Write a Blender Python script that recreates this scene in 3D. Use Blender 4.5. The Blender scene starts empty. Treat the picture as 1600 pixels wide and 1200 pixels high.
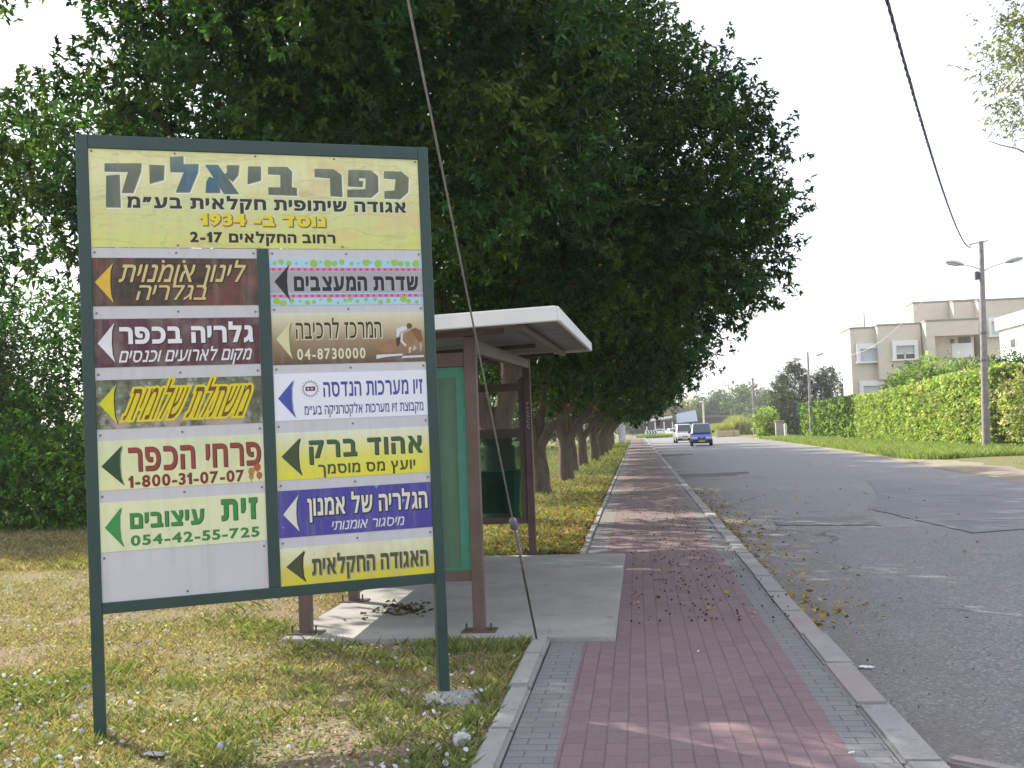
import bpy, bmesh, math, random
import numpy as np
from mathutils import Vector, Matrix
from mathutils.geometry import delaunay_2d_cdt, tessellate_polygon

# ------------------------------------------------------------------ camera, sky, sun, exposure
S = bpy.context.scene
COL = S.collection
RAD = math.radians
EYE = 1.55
cam = bpy.data.cameras.new('camera')
cam.sensor_width = 36.0
cam.lens = 1650.0 / 1600.0 * 36.0
cam.clip_start = 0.05
cam.clip_end = 3000.0
camo = bpy.data.objects.new('camera', cam)
COL.objects.link(camo)
# rotation of the hand-held camera: looks 6.6 deg left of the street, a little up, rolled 2 deg
MR = Matrix(((0.99242633, -0.04179179, -0.11551376),
             (0.11726102, 0.0420937, 0.99220863),
             (-0.03660377, -0.99823923, 0.04667544)))          # columns: right, down, forward
R3 = Matrix((MR.col[0], -MR.col[1], -MR.col[2])).transposed()
camo.matrix_world = Matrix.Translation((0, 0, EYE)) @ R3.to_4x4()
S.camera = camo

SUN_ROT, SUN_EL = RAD(-55.0), RAD(34.0)
w = bpy.data.worlds.new('World')
S.world = w
w.use_nodes = True
sky = w.node_tree.nodes.new('ShaderNodeTexSky')
sky.sky_type = 'NISHITA'
sky.sun_disc = False
sky.sun_elevation = SUN_EL
sky.sun_rotation = SUN_ROT
sky.air_density = 1.0
sky.dust_density = 2.0
sky.ozone_density = 1.0
# thin white overcast veil over the blue: mixed into the sky itself
veil = w.node_tree.nodes.new('ShaderNodeMix'); veil.data_type = 'RGBA'
veil.inputs[0].default_value = 0.62
veil.inputs[7].default_value = (7.0, 7.15, 7.7, 1)
w.node_tree.links.new(sky.outputs[0], veil.inputs[6])
w.node_tree.links.new(veil.outputs[2], w.node_tree.nodes['Background'].inputs[0])
w.node_tree.nodes['Background'].inputs[1].default_value = 0.12

sl = bpy.data.lights.new('sun', 'SUN')
sl.energy = 5.0
sl.angle = RAD(0.6)
sl.color = (1.0, 0.93, 0.80)
so = bpy.data.objects.new('sun', sl)
COL.objects.link(so)
SD = Vector((math.sin(SUN_ROT) * math.cos(SUN_EL), math.cos(SUN_ROT) * math.cos(SUN_EL), math.sin(SUN_EL)))
so.rotation_euler = SD.to_track_quat('Z', 'Y').to_euler()
so.location = (-30, 10, 40)

vs = S.view_settings
vs.view_transform = 'Standard'
vs.look = 'None'
vs.exposure = 1.06
vs.gamma = 1.0
vs.use_curve_mapping = False
S.cycles.max_bounces = 6
S.cycles.transparent_max_bounces = 12
S.cycles.caustics_reflective = False
S.cycles.caustics_refractive = False

rng = np.random.default_rng(7)
random.seed(7)

# ------------------------------------------------------------------ object helpers
def tag(o, label=None, cat=None, group=None, kind=None):
    if label: o['label'] = label
    if cat: o['category'] = cat
    if group: o['group'] = group
    if kind: o['kind'] = kind
    return o

def empty(name, loc=(0, 0, 0), rz=0.0, label=None, cat=None, group=None):
    o = bpy.data.objects.new(name, None)
    o.empty_display_size = 0.2
    o.location = loc
    o.rotation_euler = (0, 0, rz)
    COL.objects.link(o)
    return tag(o, label, cat, group)

def link(name, me, mat=None, parent=None):
    o = bpy.data.objects.new(name, me)
    if mat is not None:
        for m_ in (mat if isinstance(mat, (list, tuple)) else [mat]):
            me.materials.append(m_)
    if parent is not None: o.parent = parent
    COL.objects.link(o)
    return o

def copy_tree(o, parent=None):
    c = o.copy()
    COL.objects.link(c)
    c.parent = parent
    for ch in list(o.children):
        copy_tree(ch, c)
    return c

def np_mesh(name, V, F, smooth=False, colors=None):
    """fast mesh: V (n,3), F (m,k) all faces with k corners; colors (n,3) per vertex"""
    me = bpy.data.meshes.new(name)
    V = np.ascontiguousarray(V, dtype=np.float32)
    F = np.ascontiguousarray(F, dtype=np.int32)
    m, k = F.shape
    me.vertices.add(len(V)); me.vertices.foreach_set('co', V.ravel())
    me.loops.add(m * k); me.loops.foreach_set('vertex_index', F.ravel())
    me.polygons.add(m)
    me.polygons.foreach_set('loop_start', np.arange(0, m * k, k, dtype=np.int32))
    me.polygons.foreach_set('loop_total', np.full(m, k, dtype=np.int32))
    if smooth: me.polygons.foreach_set('use_smooth', np.ones(m, dtype=bool))
    me.update(calc_edges=True)
    if colors is not None:
        a = me.color_attributes.new('Col', 'FLOAT_COLOR', 'POINT')
        c4 = np.ones((len(V), 4), dtype=np.float32); c4[:, :3] = colors
        a.data.foreach_set('color', c4.ravel())
    return me

class MB:
    """collects boxes, bars, tubes into one mesh"""
    def __init__(s): s.v = []; s.f = []; s.sm = []
    def add(s, V, F, smooth=False):
        b = len(s.v)
        s.v += [tuple(p) for p in V]
        s.f += [tuple(i + b for i in f) for f in F]
        s.sm += [smooth] * len(F)
        return s
    def box(s, x0, x1, y0, y1, z0, z1, M=None):
        V = [(x, y, z) for z in (z0, z1) for y in (y0, y1) for x in (x0, x1)]
        if M is not None: V = [tuple(M @ Vector(p)) for p in V]
        return s.add(V, [(0, 2, 3, 1), (4, 5, 7, 6), (0, 1, 5, 4), (2, 6, 7, 3), (0, 4, 6, 2), (1, 3, 7, 5)])
    def bbox(s, x0, x1, y0, y1, z0, z1, r=0.01, M=None, seg=1):
        bm = bmesh.new()
        bmesh.ops.create_cube(bm, size=1.0)
        for v in bm.verts:
            v.co = Vector(((x0 + x1) / 2 + v.co.x * (x1 - x0), (y0 + y1) / 2 + v.co.y * (y1 - y0), (z0 + z1) / 2 + v.co.z * (z1 - z0)))
        bmesh.ops.bevel(bm, geom=bm.edges[:], offset=r, segments=seg, affect='EDGES', clamp_overlap=True)
        bm.verts.index_update()
        V = [(M @ v.co if M is not None else v.co.copy()) for v in bm.verts]
        s.add(V, [tuple(v.index for v in f.verts) for f in bm.faces])
        bm.free()
        return s
    def tube(s, P, R, n=10, caps=True):
        P = [Vector(p) for p in P]
        if not isinstance(R, (list, tuple)): R = [R] * len(P)
        V = []; F = []
        prev = None
        for i, p in enumerate(P):
            d = (P[min(i + 1, len(P) - 1)] - P[max(i - 1, 0)]).normalized()
            if prev is None:
                a = d.orthogonal().normalized()
            else:
                a = (prev - d * prev.dot(d)).normalized()
            prev = a
            b = d.cross(a)
            for k in range(n):
                t = 2 * math.pi * k / n
                V.append(p + (a * math.cos(t) + b * math.sin(t)) * R[i])
        for i in range(len(P) - 1):
            for k in range(n):
                F.append((i * n + k, i * n + (k + 1) % n, (i + 1) * n + (k + 1) % n, (i + 1) * n + k))
        s.add(V, F, True)
        if caps:
            s.add([V[k] for k in range(n)][::-1], [tuple(range(n))])
            s.add(V[-n:], [tuple(range(n))])
        return s
    def prism(s, poly, y0, y1, axis='y', M=None):
        """polygon in (a,b) extruded along the third axis"""
        n = len(poly)
        def P(a, b, c):
            q = {'y': (a, c, b), 'z': (a, b, c), 'x': (c, a, b)}[axis]
            return tuple(M @ Vector(q)) if M is not None else q
        V = [P(a, b, y0) for a, b in poly] + [P(a, b, y1) for a, b in poly]
        F = [tuple(range(n))[::-1], tuple(range(n, 2 * n))] + [(i, (i + 1) % n, n + (i + 1) % n, n + i) for i in range(n)]
        return s.add(V, F)
    def build(s, name, mat=None, parent=None):
        me = bpy.data.meshes.new(name)
        me.from_pydata(s.v, [], s.f)
        me.polygons.foreach_set('use_smooth', s.sm)
        me.update()
        bm = bmesh.new(); bm.from_mesh(me)
        bmesh.ops.recalc_face_normals(bm, faces=bm.faces[:])
        bm.to_mesh(me); bm.free()
        return link(name, me, mat, parent)

# ------------------------------------------------------------------ value noise for scattering
_perm = np.random.default_rng(3).random((64, 64))
def vnoise(x, y, sc=1.0):
    x = np.asarray(x) * sc; y = np.asarray(y) * sc
    xi = np.floor(x).astype(int); yi = np.floor(y).astype(int)
    fx = x - xi; fy = y - yi
    fx = fx * fx * (3 - 2 * fx); fy = fy * fy * (3 - 2 * fy)
    g = lambda a, b: _perm[a % 64, b % 64]
    return (g(xi, yi) * (1 - fx) + g(xi + 1, yi) * fx) * (1 - fy) + (g(xi, yi + 1) * (1 - fx) + g(xi + 1, yi + 1) * fx) * fy
def fbm(x, y, sc=1.0):
    return 0.55 * vnoise(x, y, sc) + 0.3 * vnoise(np.asarray(x) + 17.3, np.asarray(y) + 5.1, sc * 2.3) + 0.15 * vnoise(np.asarray(x) + 3.3, np.asarray(y) + 31.1, sc * 5.1)

# ------------------------------------------------------------------ materials
class NT:
    def __init__(s, name):
        s.m = bpy.data.materials.new(name); s.m.use_nodes = True
        s.t = s.m.node_tree; s.n = s.t.nodes
        s.b = s.n['Principled BSDF']; s.out = s.n['Material Output']
    def node(s, typ, **kw):
        n = s.n.new(typ)
        for k, v in kw.items(): setattr(n, k, v)
        return n
    def l(s, a, b): s.t.links.new(a, b)
    def coord(s, kind='Object'):
        return s.node('ShaderNodeTexCoord').outputs[kind]
    def mapping(s, src, scale=(1, 1, 1), rot=(0, 0, 0), loc=(0, 0, 0)):
        n = s.node('ShaderNodeMapping')
        n.inputs['Scale'].default_value = scale; n.inputs['Rotation'].default_value = rot; n.inputs['Location'].default_value = loc
        s.l(src, n.inputs[0]); return n.outputs[0]
    def noise(s, src, scale, detail=4, rough=0.6, dist=0.0):
        n = s.node('ShaderNodeTexNoise')
        n.inputs['Scale'].default_value = scale; n.inputs['Detail'].default_value = detail
        n.inputs['Roughness'].default_value = rough; n.inputs['Distortion'].default_value = dist
        s.l(src, n.inputs['Vector']); return n.outputs['Fac']
    def ramp(s, fac, stops, interp='LINEAR'):
        n = s.node('ShaderNodeValToRGB'); n.color_ramp.interpolation = interp
        el = n.color_ramp.elements
        while len(el) < len(stops): el.new(0.5)
        for e, (p, c) in zip(el, stops):
            e.position = p; e.color = (c[0], c[1], c[2], 1) if hasattr(c, '__len__') else (c, c, c, 1)
        s.l(fac, n.inputs[0]); return n.outputs[0]
    def mix(s, fac, a, b, mode='MIX'):
        n = s.node('ShaderNodeMix', data_type='RGBA', blend_type=mode)
        for idx, v in ((0, fac), (6, a), (7, b)):
            if hasattr(v, 'is_linked') or isinstance(v, bpy.types.NodeSocket): s.l(v, n.inputs[idx])
            else: n.inputs[idx].default_value = v if idx == 0 else (v[0], v[1], v[2], 1)
        return n.outputs[2]
    def math(s, op, a, b=0.0):
        n = s.node('ShaderNodeMath', operation=op)
        for i, v in enumerate((a, b)):
            if isinstance(v, bpy.types.NodeSocket): s.l(v, n.inputs[i])
            else: n.inputs[i].default_value = v
        return n.outputs[0]
    def bump(s, h, strength=0.3, dist=0.01):
        n = s.node('ShaderNodeBump'); n.inputs['Strength'].default_value = strength; n.inputs['Distance'].default_value = dist
        s.l(h, n.inputs['Height']); s.l(n.outputs[0], s.b.inputs['Normal'])
    def base(s, c):
        if isinstance(c, bpy.types.NodeSocket): s.l(c, s.b.inputs['Base Color'])
        else: s.b.inputs['Base Color'].default_value = (c[0], c[1], c[2], 1)
    def rough(s, r, spec=0.5, metal=0.0):
        if isinstance(r, bpy.types.NodeSocket): s.l(r, s.b.inputs['Roughness'])
        else: s.b.inputs['Roughness'].default_value = r
        s.b.inputs['Specular IOR Level'].default_value = spec
        s.b.inputs['Metallic'].default_value = metal

def plain(name, c, rough=0.5, spec=0.4, var=0.15, scale=6.0, bump=0.0, metal=0.0):
    t = NT(name)
    f = t.noise(t.coord(), scale, 5)
    lo = tuple(x * (1 - var) for x in c); hi = tuple(min(1, x * (1 + var)) for x in c)
    t.base(t.ramp(f, [(0.3, lo), (0.7, hi)]))
    t.rough(rough, spec, metal)
    if bump: t.bump(t.noise(t.coord(), scale * 12, 3), bump, 0.004)
    return t.m

def leaf_mat(name, translucent=0.35, rough=0.42, spec=0.35, tint=(1.0, 1.0, 1.0)):
    t = NT(name)
    a = t.node('ShaderNodeVertexColor', layer_name='Col')
    c = t.mix(1.0, a.outputs[0], tint, 'MULTIPLY')
    t.base(c); t.rough(rough, spec)
    tr = t.node('ShaderNodeBsdfTranslucent')
    t.l(t.mix(1.0, c, (1.35, 1.5, 0.55), 'MULTIPLY'), tr.inputs[0])
    mx = t.node('ShaderNodeMixShader'); mx.inputs[0].default_value = translucent
    t.l(t.b.outputs[0], mx.inputs[1]); t.l(tr.outputs[0], mx.inputs[2])
    t.l(mx.outputs[0], t.out.inputs[0])
    return t.m

M_leaf = leaf_mat('ficus leaves', 0.36, 0.45, 0.25)
M_soft = leaf_mat('soft leaves', 0.35, 0.55, 0.25)
M_grass = leaf_mat('grass blades', 0.30, 0.7, 0.15)
M_litter = leaf_mat('dry leaves', 0.2, 0.8, 0.1)

def bark_mat(name, c):
    t = NT(name)
    co = t.coord()
    f = t.noise(t.mapping(co, (1, 1, 0.35)), 7, 6, 0.65)
    g = t.noise(co, 30, 4)
    col = t.ramp(f, [(0.3, tuple(x * 0.55 for x in c)), (0.55, c), (0.75, tuple(min(1, x * 1.35) for x in c))])
    t.base(t.mix(0.3, col, t.ramp(g, [(0.3, (0.05, 0.045, 0.04)), (0.7, c)])))
    t.rough(0.85, 0.2); t.bump(t.noise(t.mapping(co, (1, 1, 0.3)), 22, 5), 0.6, 0.02)
    return t.m
M_bark = bark_mat('grey bark', (0.155, 0.125, 0.10))
M_bark2 = bark_mat('pale bark', (0.36, 0.32, 0.27))

# ------------------------------------------------------------------ ground, road, path, kerbs
def ground_h(x, y):
    return 0.03 * (fbm(x, y, 0.6) - 0.5) - 0.012

def road_right(y):      # right edge of the asphalt
    return np.interp(y, [-30, 10, 27, 44, 64, 100, 140, 160, 400], [8.3, 8.6, 9.3, 10.3, 11.3, 12.6, 13.5, 12.2, 12.2])

def make_ground():
    ys = np.concatenate([np.linspace(-40, 2, 12), np.linspace(3, 24, 64), np.linspace(25, 120, 60), np.linspace(130, 400, 28), [600, 900, 1400, 1800]])
    xl = np.concatenate([[-900, -400, -200, -120, -80, -60, -45, -35, -28, -22, -18, -15], np.linspace(-13, -0.98, 60), [-0.90, -0.845]])
    rows = []
    for y in ys:
        xr = float(road_right(y))
        xs = np.concatenate([xl, [-0.835, xr - 0.35, xr - 0.12], xr + np.array([0.1, 0.6, 1.2, 2.0, 3, 4, 6, 9, 14, 25, 45, 80, 150, 300, 700, 1500])])
        z = ground_h(xs, np.full_like(xs, y))
        n = len(xl)
        z[n - 1] = -0.01; z[n] = -0.30; z[n + 1] = -0.30; z[n + 2] = -0.16
        r = np.arange(len(xs)) >= n + 3
        t = np.clip((xs - xr) / 3.0, 0, 1)
        z[r] = -0.10 + 0.10 * t[r] + 0.05 * (fbm(xs[r], np.full(r.sum(), y), 0.7) - 0.5)
        # bus-stop slab and its bed
        b = (xs > -2.85) & (xs < -0.1) & (y > 8.05) & (y < 13.0)
        z[b] = np.minimum(z[b], -0.05)
        rows.append(np.stack([xs, np.full_like(xs, y), z], 1))
    G = np.array(rows); ny, nx, _ = G.shape
    i = np.arange(ny - 1)[:, None] * nx + np.arange(nx - 1)[None, :]
    F = np.stack([i, i + 1, i + nx + 1, i + nx], -1).reshape(-1, 4)
    me = np_mesh('ground', G.reshape(-1, 3), F, smooth=True)
    t = NT('lawn soil')
    co = t.coord()
    f1 = t.noise(co, 0.55, 5, 0.6)
    f2 = t.noise(co, 6, 6, 0.7)
    f3 = t.noise(co, 45, 4, 0.7)
    dry = t.ramp(f3, [(0.25, (0.09, 0.068, 0.046)), (0.5, (0.24, 0.185, 0.12)), (0.75, (0.38, 0.315, 0.215))])
    grn = t.ramp(f3, [(0.25, (0.05, 0.07, 0.02)), (0.55, (0.13, 0.17, 0.05)), (0.8, (0.26, 0.27, 0.11))])
    sep = t.node('ShaderNodeSeparateXYZ'); t.l(co, sep.inputs[0])
    far = t.node('ShaderNodeMapRange'); far.inputs[1].default_value = 14; far.inputs[2].default_value = 30
    t.l(sep.outputs[1], far.inputs[0])
    near = t.ramp(f1, [(0.45, (0, 0, 0)), (0.62, (1, 1, 1))])
    fac = t.math('MAXIMUM', near, t.math('MULTIPLY', far.outputs[0], 0.85))
    lawn = t.mix(t.math('MULTIPLY', fac, 0.7), dry, grn)
    mud = t.ramp(f2, [(0.3, (0.13, 0.10, 0.075)), (0.7, (0.30, 0.24, 0.17))])
    lawn = t.mix(t.ramp(t.noise(co, 1.1, 4, 0.55), [(0.56, (0, 0, 0)), (0.66, (0.8, 0.8, 0.8))]), lawn, mud)
    dv = t.node('ShaderNodeVectorMath', operation='DISTANCE'); t.l(t.mapping(co, (1, 0.8, 0), loc=(0, 0, 0)), dv.inputs[0]); dv.inputs[1].default_value = (-1.35, 4.24, 0)
    dn = t.math('ADD', dv.outputs['Value'], t.math('MULTIPLY', t.math('SUBTRACT', f2, 0.5), 0.9))
    lawn = t.mix(t.ramp(dn, [(0.30, (1, 1, 1)), (0.62, (0, 0, 0))]), lawn, t.ramp(f3, [(0.3, (0.13, 0.095, 0.072)), (0.7, (0.31, 0.245, 0.19))]))
    t.base(lawn); t.rough(0.95, 0.1); t.bump(f3, 0.6, 0.03)
    tag(link('ground', me, t.m), kind='structure')
make_ground()

def strip(name, x0, x1, y0, y1, z, mat, ny=40, fx=None):
    ys = np.concatenate([np.linspace(y0, min(y1, 20), ny), np.linspace(20, y1, ny)[1:]]) if y1 > 20 else np.linspace(y0, y1, ny)
    nx = 14
    V = []
    for y in ys:
        a = x0(y) if callable(x0) else x0
        b = x1(y) if callable(x1) else x1
        for k in range(nx):
            x = a + (b - a) * k / (nx - 1)
            V.append((x, y, z(x, y) if callable(z) else z))
    i = np.arange(len(ys) - 1)[:, None] * nx + np.arange(nx - 1)[None, :]
    F = np.stack([i, i + 1, i + nx + 1, i + nx], -1).reshape(-1, 4)
    return tag(link(name, np_mesh(name, np.array(V), F, smooth=True), mat), kind='structure')

def asphalt_mat():
    t = NT('worn asphalt')
    co = t.coord()
    sep = t.node('ShaderNodeSeparateXYZ'); t.l(co, sep.inputs[0])
    grain = t.noise(co, 42, 5, 0.85)
    big = t.noise(t.mapping(co, (1, 0.35, 1)), 0.5, 5, 0.6)
    mid = t.noise(co, 4, 5, 0.65)
    col = t.ramp(big, [(0.3, (0.16, 0.16, 0.172)), (0.7, (0.225, 0.223, 0.235))])
    col = t.mix(0.6, col, t.ramp(grain, [(0.34, (0.05, 0.05, 0.053)), (0.52, (0.18, 0.18, 0.187)), (0.70, (0.48, 0.47, 0.455))]), 'MIX')
    col = t.mix(0.35, col, t.ramp(mid, [(0.3, (0.09, 0.088, 0.092)), (0.7, (0.215, 0.21, 0.207))]))
    vg = t.node('ShaderNodeTexVoronoi'); vg.inputs['Scale'].default_value = 62; t.l(co, vg.inputs['Vector'])
    sg_ = t.node('ShaderNodeSeparateColor'); t.l(vg.outputs['Color'], sg_.inputs[0])
    col = t.mix(0.42, col, t.ramp(sg_.outputs[0], [(0.0, (0.035, 0.035, 0.038)), (0.45, (0.16, 0.16, 0.165)), (0.85, (0.26, 0.255, 0.25)), (1.0, (0.55, 0.53, 0.50))]))
    # brown dirt washed against the kerb
    mr = t.node('ShaderNodeMapRange'); mr.inputs[1].default_value = 2.7; mr.inputs[2].default_value = 1.3
    t.l(sep.outputs[0], mr.inputs[0])
    dirt = t.math('MULTIPLY', mr.outputs[0], t.ramp(t.noise(co, 2.2, 5, 0.65), [(0.3, (0.15,) * 3), (0.65, (1, 1, 1))]))
    col = t.mix(t.math('MULTIPLY', dirt, 0.7), col, (0.135, 0.112, 0.085))
    # sandy edge on the far side
    # cracks: distance to voronoi edges, broken up
    def cracks(sc, wdt, th):
        v = t.node('ShaderNodeTexVoronoi', feature='DISTANCE_TO_EDGE'); v.inputs['Scale'].default_value = sc
        wob = t.node('ShaderNodeVectorMath', operation='ADD')
        nn = t.node('ShaderNodeTexNoise'); nn.inputs['Scale'].default_value = 1.3; nn.inputs['Detail'].default_value = 6
        t.l(co, nn.inputs['Vector'])
        t.l(t.mapping(co, (1, 0.55, 1)), wob.inputs[0]); t.l(nn.outputs['Color'], wob.inputs[1])
        t.l(wob.outputs[0], v.inputs['Vector'])
        a = t.ramp(v.outputs['Distance'], [(0.0, (1, 1, 1)), (wdt, (0, 0, 0))])
        return t.math('MULTIPLY', a, t.ramp(t.noise(co, 0.35, 3), [(th, (0, 0, 0)), (th + 0.06, (1, 1, 1))]))
    ck = t.math('MAXIMUM', cracks(0.28, 0.010, 0.50), cracks(0.9, 0.014, 0.58))
    col = t.mix(t.math('MULTIPLY', ck, 0.8), col, (0.03, 0.03, 0.032))
    t.base(col); t.rough(0.72, 0.45)
    h = t.math('SUBTRACT', grain, t.math('MULTIPLY', ck, 1.5))
    t.bump(h, 0.5, 0.012)
    return t.m
M_asph = asphalt_mat()
ROADZ = -0.10
def road_z(x, y):
    return ROADZ + 0.02 * float(fbm(x, y, 0.25)) - 0.01 + 0.015 * math.sin(min(max((x - 1.3) / 8, 0), 1) * math.pi)
strip('road', 1.24, lambda y: float(road_right(y)), -30, 420, road_z, M_asph, 60)

# darker relaid patches, each a thin sheet on the road
def patch_mat(name, c):
    t = NT(name)
    g = t.noise(t.coord(), 70, 3, 0.8)
    t.base(t.mix(0.5, t.ramp(t.noise(t.coord(), 1.5, 4), [(0.3, tuple(x * 0.8 for x in c)), (0.7, tuple(x * 1.25 for x in c))]),
                 t.ramp(g, [(0.3, tuple(x * .5 for x in c)), (0.75, tuple(x * 2.0 for x in c))])))
    t.rough(0.9, 0.2); t.bump(g, 0.5, 0.01)
    return t.m
def road_patch(pts, c, idx):
    poly = []
    n = len(pts)
    for i in range(n):
        a = Vector(pts[i]); b = Vector(pts[(i + 1) % n])
        k = max(2, int((b - a).length / 0.35))
        for j in range(k):
            p = a.lerp(b, j / k)
            q = 0.06 * (fbm(p.x * 3 + idx, p.y * 3, 1.0) - 0.5) * 2
            poly.append((p.x + q, p.y + q * 0.8))
    tri = tessellate_polygon([[Vector((x, y, 0)) for x, y in poly]])
    me = bpy.data.meshes.new('road_patch')
    me.from_pydata([(x, y, road_z(x, y) + 0.010) for x, y in poly], [], [tuple(t_) for t_ in tri])
    me.update()
    bm = bmesh.new(); bm.from_mesh(me)
    for _ in range(2):
        bmesh.ops.subdivide_edges(bm, edges=bm.edges[:], cuts=1)
    for v in bm.verts: v.co.z = road_z(v.co.x, v.co.y) + 0.010
    bmesh.ops.recalc_face_normals(bm, faces=bm.faces[:])
    if sum(f.normal.z for f in bm.faces) < 0: bmesh.ops.reverse_faces(bm, faces=bm.faces[:])
    bm.to_mesh(me); bm.free()
    tag(link('road_patch', me, patch_mat('road patch', c)), kind='structure')
road_patch([(4.6, 15.5), (9.0, 17.5), (9.3, 27), (6.2, 30), (5.2, 24), (4.2, 20)], (0.190, 0.190, 0.200), 1)
road_patch([(2.2, 17.5), (3.7, 17.0), (3.9, 18.6), (2.3, 18.9)], (0.172, 0.172, 0.180), 2)


def paver_mat(name, c, rows_along_y, bw, bh, c2, mortar=(0.075, 0.062, 0.055)):
    t = NT(name)
    co = t.coord()
    v = t.mapping(co, (1, 1, 1), (0, 0, RAD(90) if rows_along_y else 0))
    br = t.node('ShaderNodeTexBrick')
    br.offset = 0.5
    br.inputs['Scale'].default_value = 1.0
    br.inputs['Brick Width'].default_value = bw; br.inputs['Row Height'].default_value = bh
    br.inputs['Mortar Size'].default_value = 0.0055; br.inputs['Mortar Smooth'].default_value = 0.25
    br.inputs['Bias'].default_value = 0.0
    br.inputs['Color1'].default_value = (*c, 1); br.inputs['Color2'].default_value = (*c2, 1)
    br.inputs['Mortar'].default_value = (*mortar, 1)
    wob = t.node('ShaderNodeVectorMath', operation='ADD')
    nn = t.node('ShaderNodeTexNoise'); nn.inputs['Scale'].default_value = 4.0; nn.inputs['Detail'].default_value = 3
    t.l(co, nn.inputs['Vector'])
    sc = t.node('ShaderNodeVectorMath', operation='SCALE'); sc.inputs[3].default_value = 0.012
    t.l(nn.outputs['Color'], sc.inputs[0])
    t.l(v, wob.inputs[0]); t.l(sc.outputs[0], wob.inputs[1]); t.l(wob.outputs[0], br.inputs['Vector'])
    col = br.outputs['Color']
    grime = t.noise(co, 1.2, 6, 0.65)
    col = t.mix(t.ramp(grime, [(0.35, (0.0,) * 3), (0.75, (0.55,) * 3)]), col, (0.20, 0.17, 0.155))
    fine = t.noise(co, 90, 4, 0.7)
    col = t.mix(0.28, col, t.ramp(fine, [(0.3, tuple(x * 0.5 for x in c)), (0.7, tuple(min(1, x * 1.7) for x in c))]))
    # spots of old gum and drips
    vo = t.node('ShaderNodeTexVoronoi'); vo.inputs['Scale'].default_value = 2.3; t.l(co, vo.inputs['Vector'])
    col = t.mix(t.math('MULTIPLY', t.ramp(vo.outputs['Distance'], [(0.035, (1, 1, 1)), (0.055, (0, 0, 0))]), 0.35), col, (0.33, 0.30, 0.29))
    # under the trees dust and trodden litter cover the red
    sp_ = t.node('ShaderNodeSeparateXYZ'); t.l(co, sp_.inputs[0])
    md = t.node('ShaderNodeMapRange'); md.inputs[1].default_value = 9.5; md.inputs[2].default_value = 21.0; md.inputs[4].default_value = 0.62
    t.l(sp_.outputs[1], md.inputs[0])
    col = t.mix(t.math('MULTIPLY', md.outputs[0], t.ramp(t.noise(co, 2.5, 5, 0.6), [(0.3, (0.5,) * 3), (0.7, (1,) * 3)])), col, (0.185, 0.160, 0.142))
    t.base(col); t.rough(0.85, 0.25)
    h = t.math('ADD', t.math('MULTIPLY', br.outputs['Fac'], -1.0), t.math('MULTIPLY', fine, 0.15))
    t.bump(h, 0.5, 0.006)
    return t.m
M_red = paver_mat('red pavers', (0.212, 0.140, 0.154), True, 0.20, 0.105, (0.155, 0.103, 0.116))
M_grey = paver_mat('grey pavers', (0.20, 0.205, 0.21), False, 0.20, 0.10, (0.165, 0.17, 0.178))
def path_z(x, y):
    return 0.012 * float(fbm(x + 40, y, 0.35)) - 0.006
strip('path', -0.45, 0.93, -6, 360, path_z, M_red)
strip('path_border', 0.93, 1.115, -6, 360, lambda x, y: path_z(0.93, y), M_grey)
strip('path_border', -0.69, -0.45, -6, 7.85, lambda x, y: path_z(-0.45, y), M_grey)
strip('path_border', -0.69, -0.45, 13.15, 360, lambda x, y: path_z(-0.45, y), M_grey)

def conc_mat(name, c, stain=0.6, pink=None):
    t = NT(name)
    co = t.coord()
    f = t.noise(co, 1.6, 6, 0.65); g = t.noise(co, 60, 4, 0.7); h = t.noise(co, 9, 5, 0.6)
    col = t.ramp(f, [(0.3, tuple(x * (1 - 0.45 * stain) for x in c)), (0.7, tuple(min(1, x * 1.1) for x in c))])
    col = t.mix(0.25, col, t.ramp(g, [(0.3, tuple(x * .5 for x in c)), (0.7, tuple(min(1, x * 1.5) for x in c))]))
    col = t.mix(t.ramp(h, [(0.60, (0,) * 3), (0.72, (0.5 * stain,) * 3)]), col, (0.10, 0.09, 0.075))
    if pink:
        col = t.mix(t.ramp(t.noise(co, 3.5, 5, 0.7), [(0.40, (0,) * 3), (0.60, (0.6,) * 3)]), col, pink)
    t.base(col); t.rough(0.9, 0.2); t.bump(g, 0.35, 0.006)
    return t.m
M_conc = conc_mat('concrete slab', (0.34, 0.33, 0.31))
M_kerb = conc_mat('kerb concrete', (0.31, 0.305, 0.295), 0.6)
M_kerbp = conc_mat('kerb concrete with worn pink paint', (0.31, 0.30, 0.29), 0.6, (0.33, 0.24, 0.245))

def kerb_row(name, x0, x1, ztop, zbot, y0, y1, mats, stone=1.0, r=0.018, fx=None):
    b = [MB() for _ in mats]
    y = y0; k = 0
    rr = random.Random(5)
    while y < y1:
        L = stone if y < 40 else stone * 4
        dx = rr.uniform(-0.008, 0.008); dz = rr.uniform(-0.008, 0.008)
        i = 0 if len(mats) == 1 else (1 if (k % 2 == 0 and y < 9.5 and y > 4.9) else 0)
        M = Matrix.Translation(((x0 + x1) / 2 + dx, y + L / 2, 0)) @ Matrix.Rotation(rr.uniform(-0.006, 0.006), 4, 'Z')
        hw = (x1 - x0) / 2
        b[i].bbox(-hw, hw, -L / 2 + 0.006, L / 2 - 0.006, zbot, ztop + dz, r, M, 2)
        y += L; k += 1
    o = b[0].build(name, mats[0]); tag(o, kind='structure')
    if len(mats) > 1:
        o2 = b[1].build(name, mats[1]); tag(o2, kind='structure')
kerb_row('kerb', 1.118, 1.31, 0.012, -0.25, -6, 300, [M_kerb, M_kerbp])
kerb_row('lawn_kerb', -0.835, -0.70, 0.035, -0.2, 1.0, 7.75, [M_kerb], 0.9)
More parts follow.
